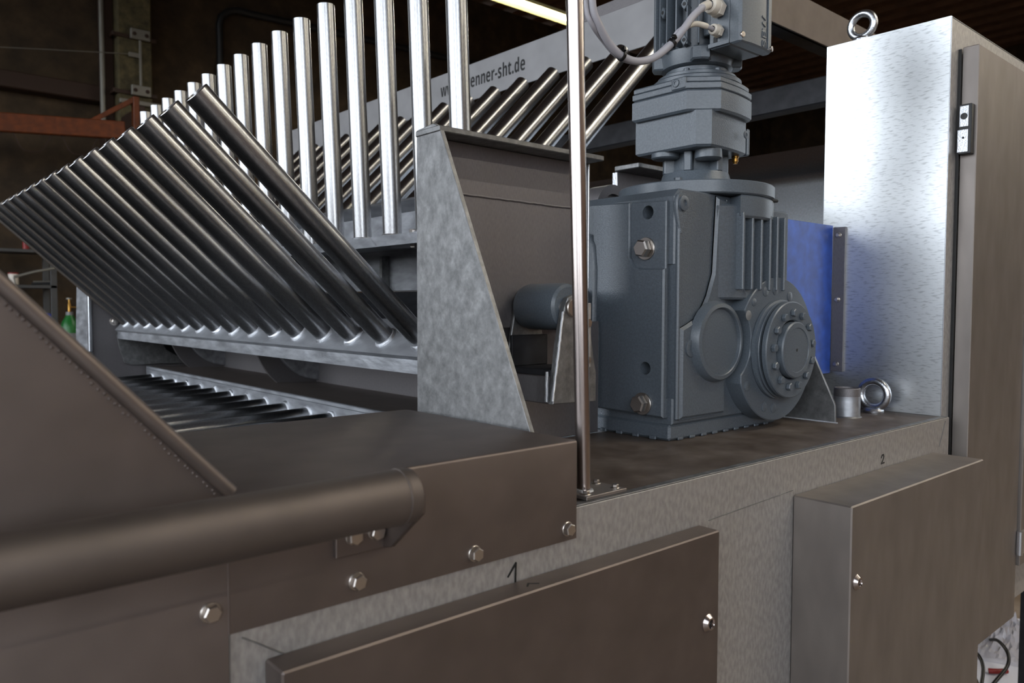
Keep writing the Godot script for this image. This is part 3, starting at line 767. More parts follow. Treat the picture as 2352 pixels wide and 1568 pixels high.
# ---------------------------------------------------------------- gearmotor
func build_gearmotor() -> void:
	var paint: Material = M["grey gear paint"]
	var smooth: Material = M["smooth gear paint"]
	var zf := -0.203
	var t := thing("gearmotor", "blue-grey gearmotor with a round bolted shrink disc, upright on the deck", "gearmotor", Vector3(1.33, -0.243, -0.3))
	# main casting, with the two clear holes bored into its left side
	var body := CSGCombiner3D.new()
	body.name = "gear_housing"
	var core := MB.new().prism(xyp([[1.131, -0.213], [1.131, 0.194], [1.145, 0.208], [1.455, 0.208], [1.472, 0.19], [1.472, 0.10], [1.492, 0.055], [1.515, 0.02], [1.53, -0.03], [1.53, -0.17], [1.49, -0.213]]), -0.43, zf, Transform3D.IDENTITY, 0.003)
	var parts: Array = [[core, CSGShape3D.OPERATION_UNION]]
	# raised plate on the left side, its upper right corner left low as a bolting pad
	var plate := MB.new().prism(zyp([[-0.386, -0.197], [-0.214, -0.2005], [-0.214, 0.066], [-0.268, 0.068], [-0.284, 0.073], [-0.293, 0.09], [-0.293, 0.190], [-0.386, 0.194]]), 1.116, 1.134, zy(), 0.003)
	var pad := MB.new().prism(zyp([[-0.30, 0.06], [-0.2145, 0.06], [-0.2145, 0.186], [-0.30, 0.190]]), 1.1215, 1.134, zy(), 0.002)
	var ridge := MB.new().prism(zyp([[-0.425, -0.16], [-0.376, -0.16], [-0.373, 0.07], [-0.378, 0.115], [-0.387, 0.135], [-0.425, 0.145]]), 1.109, 1.134, zy(), 0.005)
	parts.append([plate, CSGShape3D.OPERATION_UNION])
	parts.append([pad, CSGShape3D.OPERATION_UNION])
	parts.append([ridge, CSGShape3D.OPERATION_UNION])
	for q in parts:
		var c := CSGMesh3D.new()
		c.name = "casting"
		c.mesh = q[0].mesh()
		c.operation = q[1]
		body.add_child(c, true)
	for p in [[Vector3(1.12, 0.168, -0.2555), Vector3.RIGHT, 0.0125], [Vector3(1.11, -0.1135, -0.2535), Vector3.RIGHT, 0.0118]]:
		var h := CSGCylinder3D.new()
		h.name = "bore"
		h.radius = p[2]
		h.height = 0.08
		h.sides = 28
		h.operation = CSGShape3D.OPERATION_SUBTRACTION
		h.transform = at(p[0], y_to(p[1]))
		body.add_child(h, true)
	var sl := CSGBox3D.new()                     # the long slot beside the corner
	sl.name = "slot"
	sl.size = Vector3(0.0085, 0.24, 0.03)
	sl.position = Vector3(1.1305, -0.046, zf)
	sl.operation = CSGShape3D.OPERATION_SUBTRACTION
	body.add_child(sl, true)
	body.material_override = paint
	t.add_child(body)
	rel[body] = Transform3D.IDENTITY
	body.transform = rel[t].affine_inverse()
	# plinth with a scalloped skirt
	put("base_plinth", MB.new().box(Vector3(1.128, -0.2425, -0.426), Vector3(1.49, -0.2132, zf - 0.004), 0.004), paint, t)
	for i in 9:
		put("skirt_lug", MB.new().box(Vector3(1.15 + i * 0.036, -0.2428, zf - 0.0042), Vector3(1.166 + i * 0.036, -0.2375, zf - 0.0005), 0.0012), paint, t)
	for i in 4:
		put("skirt_lug", MB.new().box(Vector3(1.1235, -0.2428, -0.25 - i * 0.04), Vector3(1.1285, -0.236, -0.235 - i * 0.04), 0.0012), paint, t)
	# front face: corner column, boss, recess rim, chamfer and rib block
	put("corner_column", MB.new().box(Vector3(1.1352, -0.205, zf - 0.002), Vector3(1.144, 0.16, zf + 0.006), 0.0025), paint, t)
	put("screw_boss", MB.new().prism([Vector2(1.1275, 0.17), Vector2(1.139, 0.125), Vector2(1.145, 0.128), Vector2(1.1635, 0.166), Vector2(1.165, 0.18), Vector2(1.159, 0.194), Vector2(1.145, 0.201), Vector2(1.132, 0.196), Vector2(1.1275, 0.186)], zf - 0.002, zf + 0.007, Transform3D.IDENTITY, 0.0025), paint, t)
	socket_screw(t, Vector3(1.1455, 0.181, zf + 0.007), Vector3.BACK, 0.0135, 0.004, smooth)
	# swelling round the bearing cover, swept up to the rib block
	put("cover_swell", MB.new().prism(xyp([[1.144, -0.205], [1.144, -0.04], [1.166, -0.032], [1.195, -0.02], [1.222, 0.018], [1.240, 0.06], [1.25, 0.204], [1.285, 0.2], [1.285, -0.205]]), zf - 0.002, zf + 0.008, Transform3D.IDENTITY, 0.006), paint, t)
	put("rib_block", MB.new().prism(xzp([[1.251, zf - 0.002], [1.251, zf + 0.006], [1.285, zf + 0.024], [1.472, zf + 0.024], [1.472, zf - 0.002]]), 0.012, 0.19, xz(), 0.004), paint, t)
	for xx in [1.2905, 1.3215, 1.353, 1.3845, 1.411, 1.438]:
		put("cooling_rib", MB.new().box(Vector3(xx - 0.0032, 0.03, zf + 0.02), Vector3(xx + 0.0032, 0.175, zf + 0.039), 0.0016), paint, t)
	# blind bearing cover
	var cv := put("bearing_cover", MB.new().lathe([Vector2(0.0765, -0.002), Vector2(0.074, 0.010), Vector2(0.0705, 0.015), Vector2(0.0635, 0.0165), Vector2(0.062, 0.015), Vector2(0.061, 0.009), Vector2(0.0585, 0.0095), Vector2(0.0, 0.0095)], at(Vector3(1.246, -0.066, zf + 0.008), y_to(Vector3.BACK)), 64), smooth, t)
	cv.set_meta("label", "round blind bearing cover")
	socket_screw(t, Vector3(1.171, -0.077, zf + 0.008), Vector3.BACK, 0.0155, 0.003, smooth)
	# output flange: a round pad, flat on its left and cut back round the bearing cover
	var cc := Vector2(1.425, -0.086)
	var zo := -0.17
	var disc := PackedVector2Array(circ(cc, 0.1425, 96))
	disc = Geometry2D.clip_polygons(disc, PackedVector2Array(circ(Vector2(1.251, -0.066), 0.079, 64)))[0]
	disc = Geometry2D.clip_polygons(disc, PackedVector2Array([Vector2(1.2, -0.4), Vector2(1.2965, -0.4), Vector2(1.2965, 0.4), Vector2(1.2, 0.4)]))[0]
	put("output_flange", MB.new().prism(disc, zf - 0.004, zo, Transform3D.IDENTITY, 0.0018, 20.0), smooth, t)
	for q in [Vector2(-0.088, 0.093), Vector2(-0.048, 0.114), Vector2(-0.012, 0.117), Vector2(0.043, 0.105), Vector2(-0.107, 0.068), Vector2(-0.108, -0.067), Vector2(-0.046, -0.112), Vector2(-0.012, -0.117)]:
		var rr := 0.0095 if q.x > -0.06 or q.y < 0.08 else 0.0075
		put("hole_plug", MB.new().lathe([Vector2(rr, 0), Vector2(rr, 0.001), Vector2(rr * 0.7, 0.0022), Vector2(0, 0.0026)], at(Vector3(cc.x + q.x, cc.y + q.y, zo), y_to(Vector3.BACK)), 20), M["cylinder grey"] if (q.x < -0.1 and q.y > 0) or q.x == -0.046 else smooth, t)
	# shrink disc: two rings with a groove between, ring of bolts, shaft end
	var ax := at(Vector3(cc.x, cc.y, zo + 0.15), y_to(Vector3.BACK))
	var ring := put("shrink_disc", MB.new().lathe([Vector2(0.06, -0.1502), Vector2(0.097, -0.1502), Vector2(0.0985, -0.148), Vector2(0.0985, -0.142), Vector2(0.093, -0.140), Vector2(0.093, -0.137), Vector2(0.096, -0.135), Vector2(0.095, -0.1335), Vector2(0.08, -0.133), Vector2(0.08, -0.1295), Vector2(0.0935, -0.129), Vector2(0.095, -0.1275), Vector2(0.095, -0.120), Vector2(0.093, -0.1182), Vector2(0.06, -0.118), Vector2(0.0575, -0.121)], ax, 72), smooth, t)
	for i in 13:
		var a := deg_to_rad(92.0 - i * 360.0 / 13.0)
		bolt(ring, Vector3(cc.x + cos(a) * 0.073, cc.y + sin(a) * 0.073, zo + 0.032), Vector3.BACK, 0.0138, 0.0085, 0.0, 0.0, smooth, a)
	var sh := put("shaft_end", MB.new().lathe([Vector2(0.0555, -0.122), Vector2(0.0555, -0.1095), Vector2(0.053, -0.107), Vector2(0.044, -0.1065), Vector2(0.043, -0.108), Vector2(0.003, -0.108), Vector2(0.0025, -0.115), Vector2(0, -0.115)], ax, 56), smooth, t)
	put("centre_hole", MB.new().lathe([Vector2(0.0031, -0.1078), Vector2(0, -0.1076)], ax, 16), M["dark groove"], sh)
	# big hex bolts on the left pad
	bolt(t, Vector3(1.1215, 0.103, -0.2585), Vector3.LEFT, 0.0285, 0.016, 0.0205, 0.0035, M["bolt steel"], 0.15)
	bolt(t, Vector3(1.116, -0.1785, -0.2585), Vector3.LEFT, 0.0285, 0.016, 0.0205, 0.0035, M["bolt steel"], 0.5)
	# input side: round flange on top, its rim at the front right
	var mx := 1.342
	var mz := -0.312
	var up := at(Vector3(mx, 0, mz))
	var fz := put("input_flange", MB.new().lathe([Vector2(0, 0.2085), Vector2(0.151, 0.2085), Vector2(0.1545, 0.211), Vector2(0.1545, 0.2325), Vector2(0.1525, 0.2345), Vector2(0.0, 0.2345)], up, 80), smooth, t)
	put("flange_neck", MB.new().prism(_arc(mx, mz, 0.153, -1.95, 0.75) + [Vector2(1.40, 0.40)], 0.165, 0.208, xz(), 0.004), smooth, t)
	for p in [Vector2(-0.118, 0.045), Vector2(0.118, 0.052), Vector2(-0.03, -0.12), Vector2(0.06, -0.11)]:
		bolt(fz, Vector3(mx + p.x, 0.2345, mz + p.y), Vector3.UP, 0.014, 0.009, 0.0, 0.0, smooth, p.x * 20.0)
	put("flange_slot", MB.new().box(Vector3(mx + 0.052, 0.2035, mz + 0.128), Vector3(mx + 0.078, 0.2095, mz + 0.1425), 0.002), M["dark groove"], fz)
	put("neck_ring", MB.new().lathe([Vector2(0, 0.2345), Vector2(0.076, 0.2345), Vector2(0.074, 0.238), Vector2(0.067, 0.262), Vector2(0.0655, 0.2655), Vector2(0, 0.2655)], up, 56), smooth, t)
	put("neck_core", MB.new().lathe([Vector2(0.05, 0.2655), Vector2(0.0465, 0.275), Vector2(0.0465, 0.306)], up, 40), smooth, t)
	for i in 6:
		var a := deg_to_rad(22.0 + 60.0 * i)
		put("neck_web", MB.new().box(Vector3(0.044, 0.2652, -0.008), Vector3(0.066, 0.305, 0.008), 0.002, at(Vector3(mx, 0, mz), Basis(Vector3.UP, a))), smooth, t)
	put("neck_boss", MB.new().lathe([Vector2(0, 0.285), Vector2(0.021, 0.285), Vector2(0.026, 0.288), Vector2(0.026, 0.3045), Vector2(0, 0.3045)], at(Vector3(mx - 0.035, 0, mz + 0.055)), 32), smooth, t)
	put("neck_boss", MB.new().lathe([Vector2(0, 0.2935), Vector2(0.024, 0.2935), Vector2(0.028, 0.296), Vector2(0.028, 0.3045), Vector2(0, 0.3045)], at(Vector3(mx - 0.06, 0, mz - 0.03)), 32), smooth, t)
	# helical stage: two stacked castings with chamfered corners and a lid
	put("stage_casting", MB.new().prism(_stage(mx, mz, 0.087, 0.088, 0.080, 0.026, 0.02), 0.304, 0.376, xz(), 0.004, 25.0), paint, t)
	put("stage_casting", MB.new().prism(_stage(mx, mz, 0.099, 0.099, 0.082, 0.05, 0.045), 0.3705, 0.4125, xz(), 0.004, 25.0), paint, t)
	put("stage_lid", MB.new().prism(_stage(mx, mz, 0.098, 0.098, 0.083, 0.05, 0.045), 0.413, 0.4255, xz(), 0.0015, 25.0), paint, t)
	put("stage_lid", MB.new().prism(_stage(mx, mz, 0.094, 0.094, 0.079, 0.05, 0.045), 0.4256, 0.4385, xz(), 0.003, 25.0), paint, t)
	put("side_pad", MB.new().box(Vector3(mx + 0.0785, 0.306, mz - 0.04), Vector3(mx + 0.0875, 0.36, mz + 0.07), 0.002), smooth, t)
	put("lid_boss", MB.new().box(Vector3(mx - 0.1, 0.4145, mz + 0.012), Vector3(mx - 0.093, 0.437, mz + 0.046), 0.002), paint, t)
	socket_screw(t, Vector3(mx - 0.1, 0.427, mz + 0.024), Vector3.LEFT, 0.0078, 0.002, smooth)
	socket_screw(t, Vector3(mx + 0.045, 0.34, mz + 0.0865), Vector3.BACK, 0.008, 0.002, smooth)
	put("breather_valve", MB.new().lathe([Vector2(0, 0.288), Vector2(0.004, 0.288), Vector2(0.0045, 0.291), Vector2(0.006, 0.2925), Vector2(0.006, 0.299), Vector2(0.0075, 0.30), Vector2(0.0075, 0.3042), Vector2(0, 0.3042)], at(Vector3(mx + 0.058, 0, mz + 0.055)), 18), M["brass"], t)
	# stepped rings up to the motor
	put("adapter_ring", MB.new().lathe([Vector2(0, 0.4385), Vector2(0.088, 0.4385), Vector2(0.088, 0.446), Vector2(0.084, 0.449), Vector2(0.078, 0.450), Vector2(0.078, 0.456), Vector2(0.074, 0.458), Vector2(0.062, 0.459), Vector2(0.062, 0.469), Vector2(0, 0.469)], up, 64), smooth, t)
	for a in [200.0, 250.0, 310.0, 20.0]:
		var ca := deg_to_rad(a)
		put("flange_screw", MB.new().lathe([Vector2(0, 0.45), Vector2(0.006, 0.45), Vector2(0.006, 0.461), Vector2(0.005, 0.462), Vector2(0, 0.462)], at(Vector3(mx + cos(ca) * 0.071, 0, mz - sin(ca) * 0.071)), 16), smooth, t)
	# motor: end shield with four lugs, finned body
	put("end_shield", MB.new().lathe([Vector2(0, 0.4692), Vector2(0.06, 0.4692), Vector2(0.070, 0.474), Vector2(0.073, 0.49), Vector2(0.074, 0.502), Vector2(0, 0.502)], up, 56), smooth, t)
	for i in 4:
		var a := deg_to_rad(13.0 + 90.0 * i)
		put("shield_lug", MB.new().prism([Vector2(0.058, -0.022), Vector2(0.086, -0.016), Vector2(0.089, 0.0), Vector2(0.086, 0.016), Vector2(0.058, 0.022)], 0.474, 0.5005, at(Vector3(mx, 0, mz), Basis(Vector3.UP, a - deg_to_rad(-28.0))) * xz(), 0.003, 10.0), smooth, t)
	put("motor_body", MB.new().lathe([Vector2(0, 0.502), Vector2(0.062, 0.502), Vector2(0.062, 0.80), Vector2(0, 0.80)], up, 48), smooth, t)
	for i in 24:
		var a := TAU * (i + 0.5) / 24.0
		var dd := fposmod(rad_to_deg(a) + 90.0, 360.0)
		if dd < 42.0 or dd > 318.0:
			continue                                    # the terminal box sits there
		put("cooling_fin", MB.new().box(Vector3(0.0615, 0.504, -0.0015), Vector3(0.0865, 0.795, 0.0015), 0.0006, at(Vector3(mx, 0, mz), Basis(Vector3.UP, a))), smooth, t)
	for f in [[166.0, 0.508], [166.0, 0.576], [199.0, 0.512], [199.0, 0.58]]:
		var a := deg_to_rad(f[0])
		var dir := Vector3(cos(a), 0, -sin(a))
		var lug := put("fin_boss", MB.new().prism([Vector2(-0.007, 0), Vector2(-0.004, -0.006), Vector2(0, -0.011), Vector2(0.004, -0.006), Vector2(0.007, 0), Vector2(0.004, 0.006), Vector2(0, 0.011), Vector2(-0.004, 0.006)], 0.061, 0.088, at(Vector3(mx, f[1], mz), Basis(Vector3.UP, a + PI / 2)), 0.001, 10.0), smooth, t)
		put("boss_hole", MB.new().lathe([Vector2(0.0036, 0), Vector2(0.0036, 0.0004), Vector2(0, 0.0005)], at(Vector3(mx, f[1], mz) + dir * 0.088, y_to(dir)), 16), M["dark groove"], lug)
	# terminal box with cover, glands and raised letters
	var tb := put("terminal_box", MB.new().box(Vector3(1.28, 0.487, -0.242), Vector3(1.388, 0.72, -0.194), 0.004), smooth, t)
	put("box_neck", MB.new().box(Vector3(1.29, 0.52, -0.262), Vector3(1.375, 0.70, -0.2415), 0.002), smooth, tb)
	var cp := [Vector2(1.279, 0.194), Vector2(1.279, 0.176), Vector2(1.283, 0.171), Vector2(1.31, 0.1675), Vector2(1.352, 0.1675), Vector2(1.385, 0.172), Vector2(1.391, 0.178), Vector2(1.391, 0.194)]
	put("box_cover", MB.new().prism(cp, 0.4865, 0.72, xz(), 0.003, 20.0), smooth, tb)
	put("cover_ridge", MB.new().box(Vector3(1.3655, 0.49, -0.1705), Vector3(1.3675, 0.72, -0.1665), 0.0006), smooth, tb)
	put("cover_screw", MB.new().lathe([Vector2(0, 0), Vector2(0.0055, 0), Vector2(0.0055, 0.004), Vector2(0.0045, 0.005), Vector2(0.001, 0.005), Vector2(0, 0.003)], at(Vector3(1.286, 0.5, -0.1735), y_to(Vector3(-0.3, 0, 1))), 18), M["bolt steel"], tb)
	put("cover_screw", MB.new().lathe([Vector2(0, 0), Vector2(0.0055, 0), Vector2(0.0055, 0.004), Vector2(0.0045, 0.005), Vector2(0.001, 0.005), Vector2(0, 0.003)], at(Vector3(1.384, 0.4945, -0.1735), y_to(Vector3(0.3, 0, 1))), 18), M["bolt steel"], tb)
	put("box_port", MB.new().box(Vector3(1.2785, 0.497, -0.230), Vector3(1.2803, 0.507, -0.222), 0.0004), M["dark groove"], tb)
	put("box_rim", MB.new().box(Vector3(1.2785, 0.489, -0.242), Vector3(1.28, 0.497, -0.196), 0.0006), smooth, tb)
	var f := SystemFont.new()
	f.font_names = PackedStringArray(["Droid Sans"])
	var tm := TextMesh.new()
	tm.text = "SEW"
	tm.font = f
	tm.font_size = 48
	tm.pixel_size = 0.001
	tm.depth = 0.0016
	var bb := tm.get_aabb()
	var lb := Basis(Vector3(0, 0.058 / bb.size.x, 0), Vector3(-0.0135 / bb.size.y, 0, 0), Vector3(0, 0, 1))
	var lt := put("raised_letters", tm, smooth, tb)
	lt.transform = rel[tb].affine_inverse() * at(Vector3(1.352, 0.518, -0.1669), lb)
	for g in [[0.556, -0.2165, 0.0162, "cable_gland"], [0.5145, -0.2165, 0.0112, "cable_gland"]]:
		var s: float = g[2]
		var base := Vector3(1.2785, g[0], g[1])
		var hx := put(g[3], hex_mesh(s * 1.85, s * 1.15), M["ivory plastic"], tb, at(base, y_to(Vector3.LEFT) * Basis(Vector3.UP, 0.4)))
		put("gland_dome", MB.new().lathe([Vector2(s * 0.93, s * 1.12), Vector2(s * 0.95, s * 1.5), Vector2(s * 0.85, s * 1.95), Vector2(s * 0.62, s * 2.15), Vector2(s * 0.52, s * 2.1), Vector2(s * 0.5, s * 1.6)], at(base, y_to(Vector3.LEFT)), 32), M["ivory plastic"], hx)
		put("gland_seal", MB.new().lathe([Vector2(s * 0.52, s * 1.85), Vector2(s * 0.3, s * 2.0), Vector2(0, s * 2.0)], at(base, y_to(Vector3.LEFT)), 24), M["dark rubber"], hx)
	# torque arm that ends in a round bush between the clevis plates
	put("torque_arm", MB.new().prism(xzp([[0.90, -0.338], [0.90, -0.30], [0.985, -0.318], [1.06, -0.37], [1.135, -0.40], [1.135, -0.43], [1.056, -0.43], [1.056, -0.357], [1.0, -0.338]]), -0.03, 0.03, xz(), 0.006), smooth, t)
	put("arm_bush", MB.new().lathe([Vector2(0, -0.336), Vector2(0.03, -0.336), Vector2(0.036, -0.331), Vector2(0.0385, -0.322), Vector2(0.0385, -0.248), Vector2(0.0365, -0.240), Vector2(0.032, -0.236), Vector2(0, -0.236)], at(Vector3(0.90, -0.002, 0), y_to(Vector3.BACK)), 48), smooth, t)

func _arc(cx: float, cz: float, r: float, a0: float, a1: float) -> Array:
	var o := []
	for i in 25:
		var a := lerpf(a0, a1, i / 24.0)
		o.append(Vector2(cx + cos(a) * r, -(cz - sin(a) * r)))
	return o

# plan of the helical stage: flat left side and front, chamfered near corner, bowed right side
func _stage(cx: float, cz: float, l: float, f: float, r: float, cl: float, cf: float) -> Array:
	var a := [[cx - l, cz - 0.085], [cx - l, cz + f - cl], [cx - l + cf, cz + f - 0.004]]
	for i in 7:
		var q := i / 6.0
		a.append([lerpf(cx - l + cf + 0.03, cx + r - 0.012, q), cz + f - 0.004 - 0.012 * q * q])
	a.append([cx + r, cz + f - 0.035])
	a.append([cx + r, cz - 0.06])
	a.append([cx + r - 0.02, cz - 0.085])
	return xzp(a)

# ---------------------------------------------------------------- cables
func spline(raw: Array, n: int) -> PackedVector3Array:
	var c := Curve3D.new()
	for i in raw.size():
		var a: Vector3 = raw[maxi(i - 1, 0)]
		var b: Vector3 = raw[mini(i + 1, raw.size() - 1)]
		var d := (b - a) / 6.0
		c.add_point(raw[i], -d, d)
	var o := PackedVector3Array()
	for i in n + 1:
		o.append(c.sample_baked(c.get_baked_length() * i / n, true))
	return o

func build_cables() -> void:
	var a := [Vector3(1.256, 0.556, -0.2165), Vector3(1.243, 0.555, -0.2155), Vector3(1.228, 0.549, -0.2135), Vector3(1.208, 0.537, -0.210), Vector3(1.191, 0.520, -0.215), Vector3(1.170, 0.495, -0.218), Vector3(1.155, 0.471, -0.230), Vector3(1.125, 0.444, -0.241), Vector3(1.1, 0.432, -0.249), Vector3(1.067, 0.426, -0.251), Vector3(1.034, 0.432, -0.253), Vector3(1.006, 0.447, -0.253), Vector3(0.98, 0.468, -0.250), Vector3(0.966, 0.491, -0.250), Vector3(0.959, 0.54, -0.246), Vector3(0.962, 0.62, -0.246), Vector3(0.97, 0.75, -0.25)]
	var t := thing("power_cable", "thick grey power cable looping from the upper gland of the terminal box", "cable", a[9], "motor cables")
	put("cable_sheath", MB.new().sweep(spline(a, 110), 0.0066, 14), M["grey sheath"], t)
	var sl := spline(a, 110)
	put("label_sleeve", MB.new().sweep(sl.slice(3, 9), 0.0078, 14), M["ivory plastic"], t)
	for k in [25, 47, 74]:
		var d: Vector3 = (sl[k + 1] - sl[k - 1]).normalized()
		var tie := put("cable_tie", MB.new().lathe([Vector2(0.0068, -0.0026), Vector2(0.0094, -0.0026), Vector2(0.0094, 0.0026), Vector2(0.0068, 0.0026)], Transform3D.IDENTITY, 20, true), M["black plastic"], t, at(sl[k], y_to(d)))
		put("tie_head", MB.new().box(Vector3(-0.004, -0.003, -0.004), Vector3(0.004, 0.003, 0.004), 0.0006), M["black plastic"], tie, at(sl[k] + Vector3(-0.002, 0.009, 0.006), y_to(d)))
	var b := [Vector3(1.261, 0.5145, -0.2165), Vector3(1.249, 0.5145, -0.2165), Vector3(1.232, 0.516, -0.2185), Vector3(1.212, 0.516, -0.2265)]
	for k in range(5, a.size()):
		b.append(a[k] + Vector3(0.004, 0.002, -0.0115) if k < 12 else a[k] + Vector3(-0.009, -0.002, -0.006))
	var s := thing("signal_cable", "thinner grey signal cable from the lower gland, tied along the power cable", "cable", b[9], "motor cables")
	var sb := spline(b, 110)
	put("cable_sheath", MB.new().sweep(sb, 0.0042, 12), M["grey sheath"], s)
	put("label_sleeve", MB.new().sweep(sb.slice(4, 13), 0.0052, 12), M["ivory plastic"], s)

# ---------------------------------------------------------------- clevis that holds the torque arm
func build_clevis() -> void:
	var g: Material = M["galvanised plate"]
	var t := thing("clevis_bracket", "galvanised clevis bracket holding the round bush of the torque arm", "bracket", Vector3(0.9, -0.16, -0.28))
	put("clevis_plate", MB.new().prism(xyp([[0.852, -0.155], [0.862, -0.07], [0.876, -0.005], [0.884, 0.012], [0.9, 0.018], [0.918, 0.014], [0.93, 0.0], [0.945, -0.085], [0.951, -0.11], [0.951, -0.158]]), -0.234, -0.222, Transform3D.IDENTITY, 0.0015), g, t)
	put("clevis_plate", MB.new().prism(xyp([[0.850, -0.115], [0.862, -0.07], [0.876, 0.0], [0.884, 0.022], [0.9, 0.03], [0.918, 0.022], [0.93, 0.0], [0.951, -0.115]]), -0.3445, -0.3375, Transform3D.IDENTITY, 0.0015), g, t)
	put("clevis_floor", MB.new().box(Vector3(0.858, -0.112, -0.3372), Vector3(0.945, -0.102, -0.2345), 0.001), M["dark steel"], t)
	put("clevis_side", MB.new().box(Vector3(0.853, -0.1555, -0.3445), Vector3(0.861, -0.1125, -0.2345), 0.0012), M["dull web steel"], t)
	put("clevis_back", MB.new().box(Vector3(0.862, -0.1018, -0.337), Vector3(0.945, -0.05, -0.331), 0.001), M["dark steel"], t)
	weld_line(t, Vector3(0.851, -0.152, -0.2355), Vector3(0.851, -0.104, -0.2355), 0.003, 0.006, M["weld zinc"])
	weld_line(t, Vector3(0.8515, -0.15, -0.2235), Vector3(0.8745, -0.01, -0.2235), 0.0028, 0.006, M["weld zinc"])
	put("retainer_bar", MB.new().box(Vector3(0.912, -0.1, -0.2218), Vector3(0.932, 0.004, -0.2165), 0.001), M["galvanised frame"], t)
	bolt(t, Vector3(0.922, -0.028, -0.2165), Vector3.BACK, 0.014, 0.005, 0.0, 0.0, M["bolt steel"])
	bolt(t, Vector3(0.922, -0.088, -0.2165), Vector3.BACK, 0.012, 0.004, 0.0, 0.0, M["bolt steel"])
	put("clevis_pin", MB.new().lathe([Vector2(0, -0.345), Vector2(0.014, -0.345), Vector2(0.014, -0.218), Vector2(0.0125, -0.2165), Vector2(0, -0.2165)], at(Vector3(0.892, -0.004, 0), y_to(Vector3.BACK)), 28), M["bolt steel"], t)
	put("adjusting_bolt", MB.new().lathe([Vector2(0, 0), Vector2(0.006, 0), Vector2(0.006, 0.012), Vector2(0.011, 0.0125), Vector2(0.011, 0.02), Vector2(0.006, 0.0205), Vector2(0.006, 0.05), Vector2(0, 0.05)], at(Vector3(0.855, -0.05, -0.346), y_to(Vector3(-1, 0, 0.0))), 18), M["bolt steel"], t)

# ---------------------------------------------------------------- deck items on the right
func eye_bolt(label: String, p: Vector3, r: float, w: float) -> void:
	var t := thing("eye_bolt", label, "eye bolt", p, "zinc-plated lifting eye bolts")
	var pts := PackedVector3Array()
	var c := p + Vector3(0, r + w * 1.2, 0)
	for i in 40:
		var a := TAU * i / 40.0
		pts.append(c + Vector3(0, sin(a) * r, cos(a) * r))
	var ey := put("eye_ring", MB.new().sweep(pts, w, 14, true), M["zinc plated"], t)
	put("eye_collar", MB.new().lathe([Vector2(0, 0), Vector2(r * 0.72, 0), Vector2(r * 0.74, w * 0.5), Vector2(r * 0.66, w * 1.0), Vector2(r * 0.45, w * 1.25), Vector2(0, w * 1.3)], at(p), 28), M["zinc plated"], t)

func build_deck_items() -> void:
	eye_bolt("zinc-plated eye bolt on the deck beside the short pipe stub", Vector3(1.80, -0.2425, -0.142), 0.030, 0.009)
	eye_bolt("zinc-plated eye bolt on top of the tall cabinet", Vector3(1.872, 0.628, -0.222), 0.0275, 0.009)
	var s := thing("pipe_stub", "short galvanised pipe stub with a dark ground band, standing on the deck", "pipe", Vector3(1.685, -0.2432, -0.15))
	var pos := at(Vector3(1.685, -0.2432, -0.15))
	put("stub_wall", MB.new().lathe([Vector2(0.0245, 0), Vector2(0.0275, 0), Vector2(0.0275, 0.046), Vector2(0.0245, 0.046)], pos, 40, true), M["galvanised rail"], s)
	put("ground_band", MB.new().lathe([Vector2(0.0245, 0.0461), Vector2(0.0274, 0.0461), Vector2(0.0272, 0.063), Vector2(0.0262, 0.0645), Vector2(0.0245, 0.064)], pos, 40, true, 32.0, 0.01, 2), M["dull web steel"], s, Transform3D.IDENTITY, "dark ground band at the top")
	put("stub_cap", MB.new().lathe([Vector2(0.0244, 0.0605), Vector2(0, 0.0605)], pos, 32), M["dark steel"], s)
	put("foot_weld", MB.new().lathe([Vector2(0.027, 0), Vector2(0.031, 0.0), Vector2(0.0285, 0.003), Vector2(0.027, 0.0035)], pos, 30, true, 40.0, 0.03, 3), M["galvanised plate"], s)
	# blue plate with its angle strip screwed to the cabinet side
	var b := thing("blue_plate", "flat blue plate fixed to the cabinet side by a grey angle strip", "plate", Vector3(1.7, -0.16, -0.268))
	put("blue_sheet", MB.new().box(Vector3(1.585, -0.163, -0.271), Vector3(1.8385, 0.1945, -0.2665), 0.0008), M["blue plate paint"], b)
	var st := put("angle_strip", MB.new().prism(xzp([[1.8395, -0.2665], [1.8395, -0.237], [1.8465, -0.237], [1.8465, -0.2665]]), -0.158, 0.190, xz(), 0.0006), M["dull web steel"], b)
	for yy in [0.171, 0.016, -0.140]:
		bolt(st, Vector3(1.8395, yy, -0.2525), Vector3.LEFT, 0.009, 0.006, 0.0068, 0.0015, M["bolt steel"], yy * 10.0)

func build_post() -> void:
	var t := thing("support_pole", "slim polished stainless pole on a bolted base plate at the deck edge", "pole", Vector3(0.725, -0.2415, -0.035))
	var foot := Vector3(0.7235, -0.2365, -0.0335)
	var tip := Vector3(0.7065, 0.38, -0.0385)
	var d := (tip - foot).normalized()
	put("pole_tube", MB.new().lathe([Vector2(0, 0), Vector2(0.0092, 0), Vector2(0.0112, 0.62), Vector2(0.0115, 0.8), Vector2(0, 0.8)], at(foot, y_to(d)), 48), M["polished stainless"], t)
	put("pole_weld", MB.new().lathe([Vector2(0.0098, 0), Vector2(0.0132, 0), Vector2(0.0122, 0.0022), Vector2(0.0098, 0.003)], at(foot), 26, true, 40.0, 0.05, 9), M["weld zinc"], t)
	put("base_plate", MB.new().box(Vector3(0.7005, -0.2412, -0.062), Vector3(0.776, -0.2366, -0.0065), 0.0006), M["blasted stainless"], t)
	for p in [Vector2(0.711, -0.0175), Vector2(0.766, -0.0175), Vector2(0.766, -0.051)]:
		bolt(t, Vector3(p.x, -0.2366, p.y), Vector3.UP, 0.0075, 0.004, 0.0062, 0.001, M["bolt steel"], p.x)

